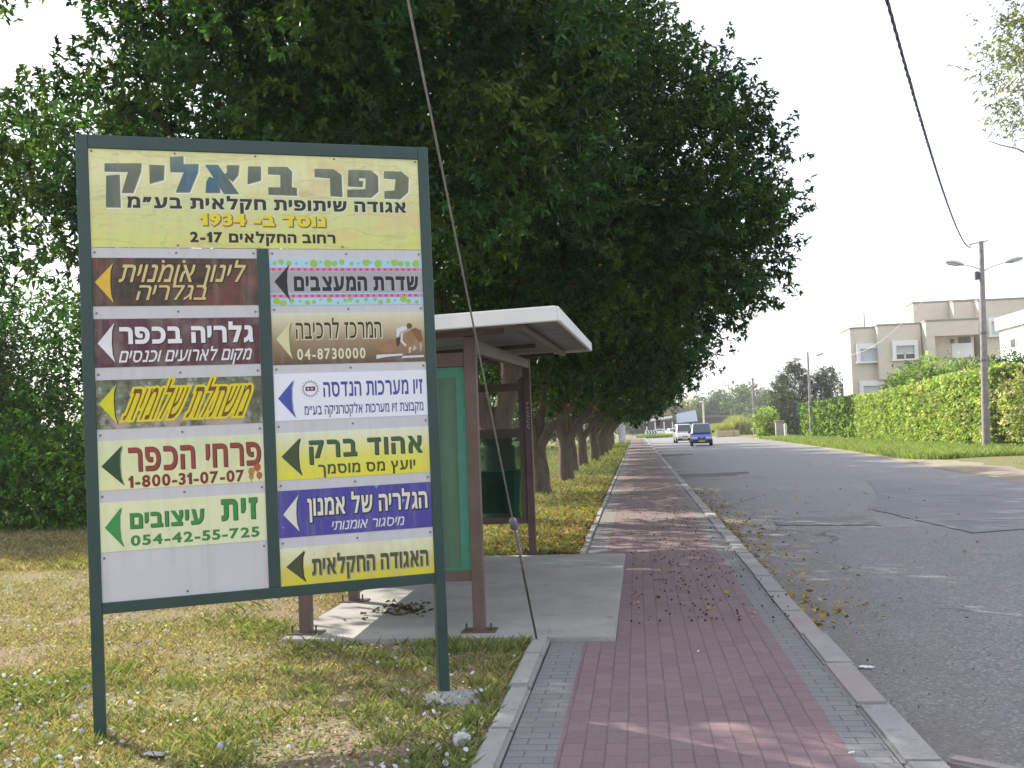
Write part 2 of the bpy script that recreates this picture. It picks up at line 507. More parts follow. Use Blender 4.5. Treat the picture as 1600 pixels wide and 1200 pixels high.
kerb_row('lawn_kerb', -0.80, -0.70, 0.018, -0.2, 13.2, 200, [M_kerb], 1.0)
# bits of another kerb line: the driveway edge that leaves the frame at lower right
b = MB(); b.bbox(0.0, 2.6, -0.05, 0.05, -0.14, -0.045, 0.015, Matrix.Translation((1.40, 5.26, 0)) @ Matrix.Rotation(RAD(-38), 4, 'Z'), 2)
tag(b.build('driveway_kerb', M_kerbp), kind='structure')
# bus stop slab
bm = bmesh.new()
sv = [(-2.80, 7.93), (-1.6, 7.90), (-0.22, 7.86), (-0.205, 13.10), (-1.5, 13.16), (-2.80, 13.2)]
lo = [bm.verts.new((x, y, -0.15)) for x, y in sv]; hi = [bm.verts.new((x, y, 0.032)) for x, y in sv]
bm.faces.new(lo[::-1]); bm.faces.new(hi)
for i in range(6): bm.faces.new((lo[i], lo[(i + 1) % 6], hi[(i + 1) % 6], hi[i]))
bmesh.ops.bevel(bm, geom=[e for e in bm.edges if e.verts[0].co.z > 0 and e.verts[1].co.z > 0], offset=0.012, segments=2, affect='EDGES')
me = bpy.data.meshes.new('bus_stop_slab'); bm.to_mesh(me); bm.free()
tag(link('bus_stop_slab', me, M_conc), kind='structure')
# side sheet of pavers under the path's left bay
strip('path_border', -0.205, -0.45 + 0.0, 7.86, 7.861, -0.05, M_red, 2) if False else None

# dirt verge and driveway apron on the far side of the road
M_dirt = conc_mat('sandy verge', (0.27, 0.23, 0.18), 0.6)
strip('dirt_verge', lambda y: float(road_right(y)) - 0.10, lambda y: float(road_right(y)) + 0.35 + (2.4 if y < 38 else max(0, 2.4 - (y - 38) * 0.40)), 10, 300,
      lambda x, y: -0.112 + 0.05 * min(1.0, max(0.0, (x - float(road_right(y))) / 0.6)) + 0.03 * float(fbm(x, y, 1.2)), M_dirt)

# gutter strips: two broken concrete humps at the roadside
def gutter(x0, x1, y, c):
    b = MB()
    b.bbox(x0, x1, y - 0.25, y + 0.25, -0.2, 0.02, 0.03, None, 2)
    b.bbox(x0 + 0.05, x1 + 0.5, y + 0.75, y + 1.0, -0.2, -0.02, 0.03, None, 2)
    tag(b.build('roadside_gutter', c), kind='structure')
gutter(1.33, 3.2, 35.5, M_kerb)
gutter(1.33, 2.7, 62.0, M_kerb)

# ------------------------------------------------------------------ leaves
def leaf_mesh(name, P, D, L, W, colors, fold=0.25, droop=0.12, hexa=True):
    """P base (n,3), D unit axis (n,3), L, W (n,) -> mesh of n folded leaves"""
    n = len(P)
    up = rng.normal(size=(n, 3)) * 0.6 + np.array([0, 0, 1.0])
    Sd = np.cross(D, up); Sd /= np.linalg.norm(Sd, axis=1, keepdims=True) + 1e-9
    N = np.cross(Sd, D)
    L = L[:, None]; W = W[:, None]
    tip = P + D * L - np.array([0, 0, 1.0]) * L * droop
    if hexa:
        a = P + D * L * 0.33 + Sd * W * 0.5 + N * W * fold
        b = P + D * L * 0.70 + Sd * W * 0.36 + N * W * fold * 0.6 - np.array([0, 0, 1.0]) * L * droop * 0.5
        c = P + D * L * 0.70 - Sd * W * 0.36 + N * W * fold * 0.6 - np.array([0, 0, 1.0]) * L * droop * 0.5
        d = P + D * L * 0.33 - Sd * W * 0.5 + N * W * fold
        V = np.stack([P, a, b, tip, c, d], 1).reshape(-1, 3)
        i = np.arange(n)[:, None] * 6
        F = np.concatenate([i + np.array([[0, 1, 2, 3]]), i + np.array([[0, 3, 4, 5]])], 0)
        k = 6
    else:
        a = P + D * L * 0.45 + Sd * W * 0.5 + N * W * fold
        d = P + D * L * 0.45 - Sd * W * 0.5 + N * W * fold
        V = np.stack([P, a, tip, d], 1).reshape(-1, 3)
        i = np.arange(n)[:, None] * 4
        F = np.concatenate([i + np.array([[0, 1, 2]]), i + np.array([[0, 2, 3]])], 0)
        k = 4
    return np_mesh(name, V, F, colors=np.repeat(colors, k, axis=0))

def unit(v): return v / (np.linalg.norm(v, axis=-1, keepdims=True) + 1e-9)

def crown_points(ells, n, lo=0.35, low_cut=-0.6):
    """cluster centres, biased to the outside of a set of ellipsoids, plus their outward direction"""
    vol = np.array([(e[3] * e[4] * e[5]) ** (2 / 3) for e in ells]); pr = vol / vol.sum()
    k = rng.choice(len(ells), size=n, p=pr)
    E = np.array(ells)[k]
    d = unit(rng.normal(size=(n, 3)))
    m = d[:, 2] < low_cut
    d[m, 2] *= -0.3
    d = unit(d)
    r = (lo ** 3 + (1 - lo ** 3) * rng.random(n)) ** (1 / 3)
    r = np.where(rng.random(n) < 0.55, 0.82 + 0.2 * rng.random(n), r)
    P = E[:, :3] + d * E[:, 3:6] * r[:, None]
    out = unit(d / E[:, 3:6])
    return P, out

def foliage(name, P, out, mat, parent, twigs, leaves, leaf_len, leaf_w, spread, twig_len, pal, upb=0.35, hexa=True, droop=0.12, kind=None, keep=None):
    n = len(P)
    base_c = np.array(pal)
    cl_c = base_c[rng.integers(0, len(pal), n)] * (0.62 + 0.85 * rng.random((n, 1)) ** 1.5)
    Tp = np.repeat(P, twigs, 0) + np.clip(rng.normal(size=(n * twigs, 3)), -1.8, 1.8) * spread
    To = unit(np.repeat(out, twigs, 0) * 0.8 + rng.normal(size=(n * twigs, 3)) * 0.6 + np.array([0, 0, upb]))
    Tl = twig_len * (0.6 + 0.8 * rng.random(n * twigs))
    t = rng.random((n * twigs, leaves)) ** 0.8
    Lp = (Tp[:, None, :] + To[:, None, :] * (t * Tl[:, None])[..., None]).reshape(-1, 3)
    Ld = unit(np.repeat(To, leaves, 0) * 0.55 + unit(rng.normal(size=(n * twigs * leaves, 3))) * 0.85)
    m = len(Lp)
    col = np.repeat(cl_c, twigs * leaves, 0) * (0.7 + 0.6 * rng.random((m, 1)))
    young = rng.random(m) < 0.06
    col[young] = col[young] * np.array([1.9, 1.7, 1.0])
    L = leaf_len * (0.65 + 0.6 * rng.random(m)); W = leaf_w * (0.7 + 0.5 * rng.random(m))
    if keep is not None:
        kk = keep(Lp); Lp, Ld, L, W, col = Lp[kk], Ld[kk], L[kk], W[kk], col[kk]
    o = link(name, leaf_mesh(name, Lp, Ld, L, W, np.clip(col, 0, 1), droop=droop, hexa=hexa), mat, parent)
    return o

def limb_path(a, b, sag=0.0, n=7, wob=0.08, seed=0):
    r = random.Random(seed)
    a = Vector(a); b = Vector(b)
    L = (b - a).length
    P = []
    for i in range(n):
        t = i / (n - 1)
        p = a.lerp(b, t)
        p.z += sag * math.sin(t * math.pi)
        if 0 < i < n - 1:
            p += Vector((r.uniform(-1, 1), r.uniform(-1, 1), r.uniform(-0.5, 0.5))) * wob * L * 0.35
        P.append(p)
    return P

def trunk_mesh(parent, stems, mat, name='trunk'):
    """stems: list of (points, radii)"""
    b = MB()
    for P, R in stems:
        n = len(P)
        Rr = [R[0] + (R[1] - R[0]) * (i / (n - 1)) ** 0.8 for i in range(n)]
        b.tube(P, Rr, 12)
    return b.build(name, mat, parent)

FIC = [(0.021, 0.062, 0.021), (0.028, 0.076, 0.023), (0.016, 0.048, 0.019), (0.040, 0.092, 0.024), (0.058, 0.100, 0.022)]

# near big tree behind the sign
def near_tree():
    t = empty('ficus_tree', (-3.75, 11.6, 0), 0, 'huge dark ficus nearest the camera, its crown filling the sky directly above the directory sign', 'tree', 'ficus trees in a row along the path')
    stems = [(limb_path((0, 0, -0.1), (0.05, 0.05, 1.3), n=5, wob=0.05, seed=1), (0.30, 0.22)),
             (limb_path((0.02, 0.02, 1.2), (-1.3, 0.3, 4.6), 0.2, seed=2), (0.17, 0.05)),
             (limb_path((0.05, 0.05, 1.25), (1.3, -0.4, 5.0), 0.2, seed=3), (0.17, 0.05)),
             (limb_path((0.03, 0.03, 1.3), (0.1, 0.9, 6.2), 0.1, seed=4), (0.16, 0.04)),
             (limb_path((0.6, -0.1, 3.0), (2.4, 0.6, 5.2), 0.2, seed=5), (0.09, 0.03)),
             (limb_path((-0.6, 0.1, 3.0), (-1.0, -1.6, 5.0), 0.2, seed=6), (0.09, 0.03))]
    trunk_mesh(t, stems, M_bark)
    ells = [(0.6, -0.1, 5.3, 2.6, 2.8, 2.5), (1.7, -0.4, 5.0, 2.1, 2.4, 2.0), (-0.1, -0.3, 4.9, 1.5, 1.9, 2.0), (0.5, 0.3, 7.0, 2.2, 2.2, 1.8), (1.6, 0.5, 6.4, 2.2, 2.0, 1.8), (-2.05, -0.6, 4.2, 1.3, 1.6, 1.15), (-0.4, -4.3, 7.3, 2.4, 1.4, 0.9), (-2.0, -3.0, 7.5, 1.7, 1.3, 1.0), (-4.05, -1.6, 7.05, 1.5, 1.1, 0.85)]  # high outlying lobes at the end: unseen, added to shade path and road
    P, out = crown_points(ells, 1350, 0.3, -0.75)
    foliage('crown', P, out, M_leaf, t, 8, 19, 0.088, 0.038, 0.18, 0.27, FIC)
    # figs at the twig ends
    Pf = P[rng.integers(0, len(P), 380)] + rng.normal(size=(380, 3)) * 0.35
    b = MB()
    for p in Pf:
        r = 0.014
        b.add([(p[0] + r, p[1], p[2]), (p[0] - r, p[1], p[2]), (p[0], p[1] + r, p[2]), (p[0], p[1] - r, p[2]), (p[0], p[1], p[2] + r), (p[0], p[1], p[2] - r)],
              [(0, 2, 4), (2, 1, 4), (1, 3, 4), (3, 0, 4), (2, 0, 5), (1, 2, 5), (3, 1, 5), (0, 3, 5)])
    tag(b.build('fig', plain('orange fig', (0.45, 0.17, 0.03), 0.5), t), kind='stuff')
near_tree()

# the row beyond the shelter
def row_tree_first():
    t = empty('ficus_tree', (-2.45, 18.6, 0), 0, 'big ficus with a wide V-forked trunk seen through the far panel of the bus shelter', 'tree', 'ficus trees in a row along the path')
    stems = [(limb_path((0, 0, -0.1), (0.02, 0, 1.35), n=5, wob=0.04, seed=11), (0.36, 0.27)),
             (limb_path((0.0, 0, 1.2), (-1.0, 0.2, 4.2), 0.1, seed=12), (0.22, 0.10)),
             (limb_path((0.02, 0, 1.2), (0.55, 0.3, 4.6), 0.1, seed=13), (0.22, 0.10)),
             (limb_path((0.35, 0.1, 2.6), (2.6, -0.8, 5.4), 0.3, seed=14), (0.12, 0.04)),
             (limb_path((0.5, 0.2, 4.0), (0.8, 1.5, 7.5), 0.1, seed=15), (0.10, 0.04)),
             (limb_path((-0.7, 0.2, 3.4), (-2.6, -1.2, 6.0), 0.3, seed=16), (0.10, 0.04))]
    trunk_mesh(t, stems, M_bark)
    ells = [(0.4, 0, 5.9, 4.35, 4.4, 3.1), (2.3, -0.6, 5.2, 2.8, 3.1, 2.6), (-2.2, 0.3, 5.8, 3.0, 3.4, 2.7), (0.1, 0.2, 7.9, 3.3, 3.3, 2.2), (2.4, -1.8, 4.3, 2.4, 2.2, 1.5)]
    P, out = crown_points(ells, 2300, 0.35, -0.75)
    foliage('crown', P, out, M_leaf, t, 8, 17, 0.088, 0.042, 0.21, 0.24, FIC)
row_tree_first()

def row_variant(seed):
    r = random.Random(seed)
    t = empty('ficus_tree', (0, 0, 0))
    fx = r.uniform(-0.1, 0.1)
    stems = [(limb_path((0, 0, -0.1), (fx, 0, 1.3), n=5, wob=0.06, seed=seed), (0.26, 0.19)),
             (limb_path((fx, 0, 1.15), (2.3, -0.5, 3.9), 0.15, seed=seed + 1), (0.15, 0.05)),
             (limb_path((fx, 0, 1.2), (-0.9, 0.2, 4.2), 0.15, seed=seed + 2), (0.15, 0.05)),
             (limb_path((fx, 0.02, 1.2), (0.3, 0.6, 5.5), 0.1, seed=seed + 3), (0.14, 0.05)),
             (limb_path((0.5, -0.1, 2.0), (0.9, 1.2, 4.6), 0.1, seed=seed + 4), (0.08, 0.03)),
             (limb_path((-0.4, 0.1, 2.4), (-2.2, -0.6, 4.6), 0.2, seed=seed + 5), (0.08, 0.03))]
    trunk_mesh(t, stems, M_bark)
    ells = [(0.2, 0, 5.5, 3.9, 4.0, 2.7), (2.4, 0.3, 5.2, 2.5, 3.0, 2.4), (-1.9, 0.3, 5.4, 2.6, 3.2, 2.4), (0.3, 0.2, 7.0, 3.0, 3.0, 2.0), (1.8, r.uniform(-1, 1), 3.75, 2.4, 2.8, 1.45), (0.9, 0, 3.4, 2.4, 3.0, 1.1)]
    P, out = crown_points(ells, 1150, 0.35, -0.85)
    foliage('crown', P, out, M_leaf, t, 6, 10, 0.16, 0.08, 0.30, 0.36, FIC, hexa=False)
    return t
vA = row_variant(31); vB = row_variant(57)
ROW = [(-2.42, 26.8, 0.0, 1.0, 'first whole ficus trunk right of the bus shelter, its long limb reaching over the path'),
       (-2.25, 33.8, 0.5, 1.0, 'second ficus trunk right of the bus shelter, sunlit along its left side'),
       (-2.5, 41.0, -0.3, 1.0, 'third ficus trunk to the right of the bus shelter, half behind the second'),
       (-2.4, 47.0, 0.8, 1.0, 'fourth ficus trunk to the right of the bus shelter, dark against bright lawn'),
       (-2.15, 54.0, 0.2, 1.0, 'fifth ficus trunk to the right of the bus shelter, upright and grey'),
       (-2.1, 61.0, -0.6, 1.02, 'sixth ficus trunk from the bus shelter, thin with distance'),
       (-2.05, 68.0, 0.4, 1.0, 'seventh ficus trunk from the bus shelter, before the far bright grass edge'),
       (-2.1, 77.0, 1.0, 1.05, 'eighth ficus trunk from the bus shelter, among thin far trunks'),
       (-2.2, 88.0, -0.4, 1.0, 'second farthest ficus of the row, near the pale picket fence'),
       (-2.3, 100.0, 0.1, 1.0, 'farthest ficus of the row, where the foliage meets the pale picket fence')]
for i, (x, y, rz, sc, lab) in enumerate(ROW):
    src = vA if i % 2 == 0 else vB
    o = src if i < 2 else copy_tree(src)
    o.location = (x, y, 0); o.rotation_euler = (0, 0, rz); o.scale = (sc, sc, sc * (1 + 0.04 * ((i * 37) % 5 - 2) / 2))
    tag(o, lab, 'tree', 'ficus trees in a row along the path')

# ------------------------------------------------------------------ lettering
_gc = {}
def glyph(ch):
    if ch in _gc: return _gc[ch]
    if ch == '1':                                            # a one with a flag, as on the sign
        _gc[ch] = [[Vector(p) for p in ((0.10, 0), (0.23, 0), (0.23, 0.68), (0.13, 0.68), (0.10, 0.60), (0.0, 0.55), (0.0, 0.45), (0.10, 0.48))]]
        return _gc[ch]
    cu = bpy.data.curves.new('glyph', 'FONT'); cu.body = ch
    ob = bpy.data.objects.new('glyph', cu); COL.objects.link(ob)
    bpy.context.view_layer.update()
    c2 = ob.to_curve(bpy.context.evaluated_depsgraph_get())
    cs = []
    for sp in c2.splines:
        P = []
        if sp.type == 'BEZIER':
            bp = sp.bezier_points; n = len(bp)
            for i in range(n):
                a = bp[i]; b = bp[(i + 1) % n]
                p0, p1, p2, p3 = (Vector(q[:2]) for q in (a.co, a.handle_right, b.handle_left, b.co))
                straight = abs((p1 - p0).cross(p3 - p0)) + abs((p2 - p0).cross(p3 - p0)) < 1e-5
                K = 1 if straight else 5
                for k in range(K):
                    s_ = k / K
                    P.append(p0 * (1 - s_) ** 3 + p1 * 3 * s_ * (1 - s_) ** 2 + p2 * 3 * s_ * s_ * (1 - s_) + p3 * s_ ** 3)
        else:
            P = [Vector(q.co[:2]) for q in sp.points]
        Q = []
        for p in P:
            if not Q or (p - Q[-1]).length > 1e-4: Q.append(p)
        if len(Q) > 2 and (Q[0] - Q[-1]).length < 1e-4: Q.pop()
        if len(Q) > 2: cs.append(Q)
    ob.to_curve_clear()
    bpy.data.objects.remove(ob); bpy.data.curves.remove(cu)
    _gc[ch] = cs
    return cs

def area(P): return 0.5 * sum(P[i].x * P[(i + 1) % len(P)].y - P[(i + 1) % len(P)].x * P[i].y for i in range(len(P)))

def fatten(cs, off):
    if not cs or abs(off) < 1e-6: return cs
    big = max(cs, key=lambda P: abs(area(P)))
    sg = 1.0 if area(big) > 0 else -1.0
    out = []
    for P in cs:
        n = len(P); Q = []
        for i in range(n):
            d1 = (P[i] - P[i - 1]).normalized(); d2 = (P[(i + 1) % n] - P[i]).normalized()
            n1 = Vector((d1.y, -d1.x)) * sg; n2 = Vector((d2.y, -d2.x)) * sg
            m = n1 + n2
            if m.length < 1e-3: m = n1
            m.normalize()
            Q.append(P[i] + m * off / max(0.55, m.dot(n1)))
        out.append(Q)
    return out

def fill(cs):
    """triangles of a set of closed outlines under the non-zero winding rule"""
    co = []; ed = []
    for P in cs:
        b = len(co); co += P; ed += [(b + i, b + (i + 1) % len(P)) for i in range(len(P))]
    V, E, F, *_ = delaunay_2d_cdt(co, ed, [], 0, 1e-5)
    keep = []
    for f in F:
        c = sum((V[i] for i in f), Vector((0, 0))) / len(f)
        wn = 0
        for P in cs:
            n = len(P)
            for i in range(n):
                a, b = P[i], P[(i + 1) % n]
                if (a.y <= c.y) != (b.y <= c.y):
                    x = a.x + (c.y - a.y) / (b.y - a.y) * (b.x - a.x)
                    if x > c.x: wn += 1 if b.y > a.y else -1
        if wn: keep.append(f)
    return V, keep

def is_heb(c): return '\u0590' <= c <= '\u05ff'

def text_outlines(s, box, bold=0.03, shear=0.0, gap=0.10, grow=0.0):
    """s is in visual left-to-right order; fits the letter bodies into box (u0,v0,u1,v1)"""
    x = 0.0; G = []
    for ch in s:
        if ch == ' ': x += 0.30; continue
        cs = fatten([[p.copy() for p in P] for P in glyph(ch)], bold)
        if not cs: continue
        x0 = min(p.x for P in cs for p in P); x1 = max(p.x for P in cs for p in P)
        for P in cs:
            for p in P: p.x += x - x0
        x += x1 - x0 + gap
        G.append(cs)
    W = x - gap
    if any(is_heb(c) for c in s): y0, y1 = -bold, 0.56 + bold
    else:
        y0 = min(p.y for cs in G for P in cs for p in P); y1 = max(p.y for cs in G for P in cs for p in P)
    u0, v0, u1, v1 = box
    sx = (u1 - u0) / W; sy = (v1 - v0) / (y1 - y0)
    R = []
    for cs in G:
        cs = [[Vector((u0 + p.x * sx + shear * (p.y - y0) * sy, v0 + (p.y - y0) * sy)) for p in P] for P in cs]
        R.append(fatten(cs, grow) if grow else cs)
    return R

def flat(name, groups, y, mat, parent):
    """flat printed shapes on the sign plane: groups of outlines in (u,v)"""
    V = []; F = []
    for k, cs in enumerate(groups):
        vv, ff = fill(cs)
        b = len(V)
        V += [(p.x, y - 0.00002 * (k % 7), p.y + ZC) for p in vv]
        F += [tuple(b + i for i in f) for f in ff]
    me = bpy.data.meshes.new(name); me.from_pydata(V, [], F); me.update()
    bm = bmesh.new(); bm.from_mesh(me)
    for f in bm.faces:
        f.normal_update()
        if f.normal.y > 0: f.normal_flip()
    bm.to_mesh(me); bm.free()
    return link(name, me, mat, parent)

def poly(*pts): return [[Vector(p) for p in pts]]
def disc(x, y, r, n=14, ry=None): return [[Vector((x + r * math.cos(2 * math.pi * i / n), y + (ry or r) * math.sin(2 * math.pi * i / n))) for i in range(n)]]

# ------------------------------------------------------------------ the directory sign
SU = Vector((0.90739387, 0.42011548, 0.01180465)); SV = Vector((-0.0053574, -0.01652308, 0.99984913)); SN = SU.cross(SV)
SC = Vector((-2.0804, 5.8303, 1.9666))
ZC = SC.z / SV.z
sign = empty('directory_sign', (0, 0, 0), 0, 'large green framed directory sign of village businesses standing on two legs in the grass', 'sign')
sb = SC - SV * ZC
sign.matrix_world = Matrix.Translation(sb) @ Matrix((SU, -SN, SV)).transposed().to_4x4()

def green_paint():
    t = NT('chipped green paint')
    co = t.coord()
    f = t.noise(co, 3, 4)
    col = t.ramp(f, [(0.3, (0.018, 0.048, 0.042)), (0.7, (0.026, 0.062, 0.053))])
    chip = t.ramp(t.noise(co, 11, 6, 0.75), [(0.71, (0,) * 3), (0.735, (1,) * 3)])
    col = t.mix(t.math('MULTIPLY', chip, 0.8), col, (0.42, 0.45, 0.42))
    t.base(col); t.rough(0.42, 0.45); t.bump(t.noise(co, 40, 3), 0.08, 0.002)
    return t.m
M_green = green_paint()
UO, UI, VT, VTI, VB, VBI = 0.985, 0.922, 1.311, 1.236, -1.298, -1.238
for s in (-1, 1):
    b = MB(); a0, a1 = sorted((s * UI, s * UO))
    b.bbox(a0, a1, -0.034, 0.034, -0.15, ZC + VT, 0.004)
    b.build('post', M_green, sign)
b = MB(); b.bbox(-UI, UI, -0.033, 0.033, ZC + VTI, ZC + VT - 0.001, 0.003); b.build('top_rail', M_green, sign)
b = MB(); b.bbox(-UI, UI, -0.033, 0.033, ZC + VB, ZC + VBI, 0.003); b.build('bottom_rail', M_green, sign)
b = MB(); b.bbox(-0.041, 0.024, -0.032, 0.030, ZC + VBI, ZC + 0.69, 0.003); b.build('mullion', M_green, sign)
def white_board():
    t = NT('off white board')
    co = t.coord()
    t.base(t.ramp(t.noise(co, 1.3, 4), [(0.3, (0.52, 0.52, 0.545)), (0.7, (0.57, 0.57, 0.595))])); t.rough(0.45, 0.4)
    t.bump(t.noise(t.mapping(co, (1, 1, 0.1)), 3, 3), 0.05, 0.01)
    return t
T_wb = white_board(); M_wb = T_wb.m
for u0, u1 in ((-UI, -0.041), (0.024, UI)):
    b = MB(); b.box(u0, u1, -0.022, -0.004, ZC + VBI, ZC + 0.690); b.build('backing_board', M_wb, sign)
# concrete collar poured round the right leg
def blob(name, cx, cy, rx, ry, h, mat, parent=None, seed=1, z0=0.0):
    rr = random.Random(seed); V = [(cx, cy, z0 + h)]; F = []
    n = 22; rings = 4
    ph = [rr.uniform(0.75, 1.25) for _ in range(n)]
    for k in range(1, rings + 1):
        for i in range(n):
            a = 2 * math.pi * i / n; q = k / rings * (0.5 * (ph[i] + ph[(i + 1) % n]))
            V.append((cx + rx * q * math.cos(a), cy + ry * q * math.sin(a), z0 + h * (1 - (k / rings) ** 2) + rr.uniform(-0.006, 0.006) - (0.04 if k == rings else 0)))
    for i in range(n): F.append((0, 1 + i, 1 + (i + 1) % n))
    for k in range(rings - 1):
        for i in range(n):
            a = 1 + k * n + i; c = 1 + k * n + (i + 1) % n
            F.append((a, a + n, c + n, c))
    b = MB(); b.add(V, F, True)
    return b.build(name, mat, parent)
blob('footing', 0.985, -0.05, 0.22, 0.15, 0.03, conc_mat('footing concrete', (0.28, 0.28, 0.275), 0.6), sign, 4)

def printed(name, fn):
    t = NT(name); co = t.coord(); fn(t, co); t.rough(0.38, 0.4); age(t, co); return t.m
def age(t, co):
    # rain streaks and road dust on the sheet
    lk = t.b.inputs['Base Color'].links
    if not lk: return
    src = lk[0].from_socket
    a = t.ramp(t.noise(t.mapping(co, (7, 1, 0.8)), 2.2, 6, 0.65), [(0.48, (0,) * 3), (0.75, (0.30,) * 3)])
    c = t.mix(a, src, (0.36, 0.34, 0.30))
    sp = t.ramp(t.noise(co, 55, 2, 0.5), [(0.70, (0,) * 3), (0.76, (0.35,) * 3)])
    t.base(t.mix(sp, c, (0.20, 0.18, 0.15)))
age(T_wb, T_wb.coord())
def zfac(t, co, v0, v1):
    s_ = t.node('ShaderNodeSeparateXYZ'); t.l(co, s_.inputs[0])
    m = t.node('ShaderNodeMapRange'); m.inputs[1].default_value = ZC + v0; m.inputs[2].default_value = ZC + v1
    t.l(s_.outputs[2], m.inputs[0]); return m.outputs[0], s_
def grad(name, v0, v1, stops, blot=0.0, blotc=(1, 1, 1), sc=4):
    def fn(t, co):
        z, s_ = zfac(t, co, v0, v1)
        c = t.ramp(z, stops)
        if blot: c = t.mix(t.ramp(t.noise(co, sc, 4), [(0.5, (0,) * 3), (0.62, (blot,) * 3)]), c, blotc)
        t.base(c)
    return printed(name, fn)
def title_bg():
    def fn(t, co):
        z, s_ = zfac(t, co, 0.69, 1.236)
        c = t.ramp(z, [(0.0, (0.62, 0.64, 0.18)), (0.45, (0.60, 0.64, 0.30)), (0.8, (0.72, 0.70, 0.38)), (1.0, (0.70, 0.70, 0.33))])
        n = t.noise(t.mapping(co, (1.2, 1, 3.5)), 1.6, 4)
        c = t.mix(t.ramp(n, [(0.52, (0,) * 3), (0.60, (0.55,) * 3)]), c, (0.66, 0.50, 0.22))
        n2 = t.noise(t.mapping(co, (1, 1, 5)), 2.2, 3, 0.5, 0.6)
        c = t.mix(t.ramp(n2, [(0.48, (0,) * 3), (0.50, (0.35,) * 3), (0.52, (0,) * 3)]), c, (0.30, 0.34, 0.14))
        t.base(c)
    return printed('print of pale yellow fields', fn)
def garden_bg():
    def fn(t, co):
        z, s_ = zfac(t, co, -0.303, -0.035)
        n = t.noise(co, 16, 6, 0.75)
        c = t.ramp(n, [(0.30, (0.03, 0.028, 0.022)), (0.46, (0.10, 0.10, 0.06)), (0.56, (0.15, 0.19, 0.11)), (0.68, (0.50, 0.52, 0.46))])
        st = t.ramp(z, [(0.0, (1, 1, 1)), (0.22, (0.7,) * 3), (0.30, (0,) * 3)])
        c = t.mix(t.math('MULTIPLY', st, t.ramp(t.noise(co, 7, 3), [(0.45, (0,) * 3), (0.55, (1,) * 3)])), c, (0.42, 0.33, 0.28))
        t.base(c)
    return printed('print of a plant nursery', fn)
def wood_bg():
    def fn(t, co):
        n = t.noise(t.mapping(co, (1, 1, 7)), 5, 5, 0.65)
        c = t.ramp(n, [(0.3, (0.022, 0.014, 0.010)), (0.7, (0.085, 0.045, 0.026))])
        c = t.mix(t.ramp(t.noise(co, 3.2, 3), [(0.5, (0,) * 3), (0.66, (0.75,) * 3)]), c, (0.21, 0.06, 0.035))
        t.base(c)
    return printed('print of dark planks', fn)
def star_bg():
    def fn(t, co):
        v = t.node('ShaderNodeTexVoronoi', distance='MINKOWSKI'); v.inputs['Exponent'].default_value = 0.5; v.inputs['Scale'].default_value = 7.5
        t.l(co, v.inputs['Vector'])
        f = t.ramp(v.outputs['Distance'], [(0.32, (1, 1, 1)), (0.50, (0, 0, 0))])
        t.base(t.mix(t.math('MULTIPLY', f, 0.8), (0.065, 0.055, 0.30), (0.28, 0.36, 0.75)))
    return printed('print of stars on violet', fn)

PAN = {
 'title': (-UI, UI, 0.692, 1.235, title_bg(), 'wide pale yellow title panel'),
 'L1': (-UI, -0.042, 0.368, 0.634, wood_bg(), 'dark wooden looking panel with gold script'),
 'L2': (-UI, -0.042, 0.033, 0.298, grad('print maroon', 0.03, 0.3, [(0, (0.075, 0.018, 0.028)), (1, (0.10, 0.028, 0.04))], 0.5, (0.20, 0.17, 0.14), 6), 'maroon panel with white lettering'),
 'L3': (-UI, -0.042, -0.303, -0.036, garden_bg(), 'garden photo panel with yellow script'),
 'L4': (-UI, -0.042, -0.635, -0.367, grad('print pale yellow', -0.635, -0.367, [(0, (0.70, 0.72, 0.38)), (1, (0.66, 0.70, 0.44))], 0.35, (0.50, 0.62, 0.30), 4), 'pale yellow panel with brick red lettering'),
 'L5': (-UI, -0.042, -0.968, -0.701, grad('print cream yellow', -0.968, -0.701, [(0, (0.68, 0.72, 0.46)), (1, (0.70, 0.73, 0.44))]), 'pale yellow panel with green lettering'),
 'R1': (0.026, UI, 0.364, 0.631, plain('print sky blue', (0.36, 0.60, 0.74), 0.4, var=0.05), 'blue panel with green dots and a grey band'),
 'R2': (0.026, UI, 0.022, 0.318, grad('print brown fade', 0.02, 0.32, [(0, (0.10, 0.062, 0.032)), (0.45, (0.30, 0.21, 0.11)), (0.85, (0.60, 0.55, 0.36)), (1, (0.66, 0.65, 0.50))]), 'brown fading panel with a jumping horse'),
 'R3': (0.026, UI, -0.298, -0.029, plain('print white', (0.74, 0.76, 0.82), 0.4, var=0.02), 'white panel with blue lettering and an emblem'),
 'R4': (0.026, UI, -0.637, -0.367, grad('print white to yellow', -0.637, -0.367, [(0, (0.72, 0.66, 0.03)), (0.45, (0.70, 0.67, 0.12)), (1, (0.72, 0.74, 0.58))]), 'panel fading from white to yellow'),
 'R5': (0.026, UI, -0.964, -0.697, star_bg(), 'violet panel with faint stars'),
 'R6': (0.026, UI, -1.237, -1.025, grad('print field yellow', -1.237, -1.025, [(0, (0.66, 0.58, 0.03)), (0.4, (0.60, 0.56, 0.10)), (0.6, (0.66, 0.66, 0.36)), (1, (0.72, 0.73, 0.50))], 0.3, (0.55, 0.42, 0.12), 4), 'yellow field panel at the bottom right'),
}
panels = {}
for k, (u0, u1, v0, v1, m_, lab) in PAN.items():
    b = MB(); b.box(u0 + 0.001, u1 - 0.001, -0.0245, -0.0222, ZC + v0, ZC + v1)
    panels[k] = tag(b.build('panel', m_, sign), lab)

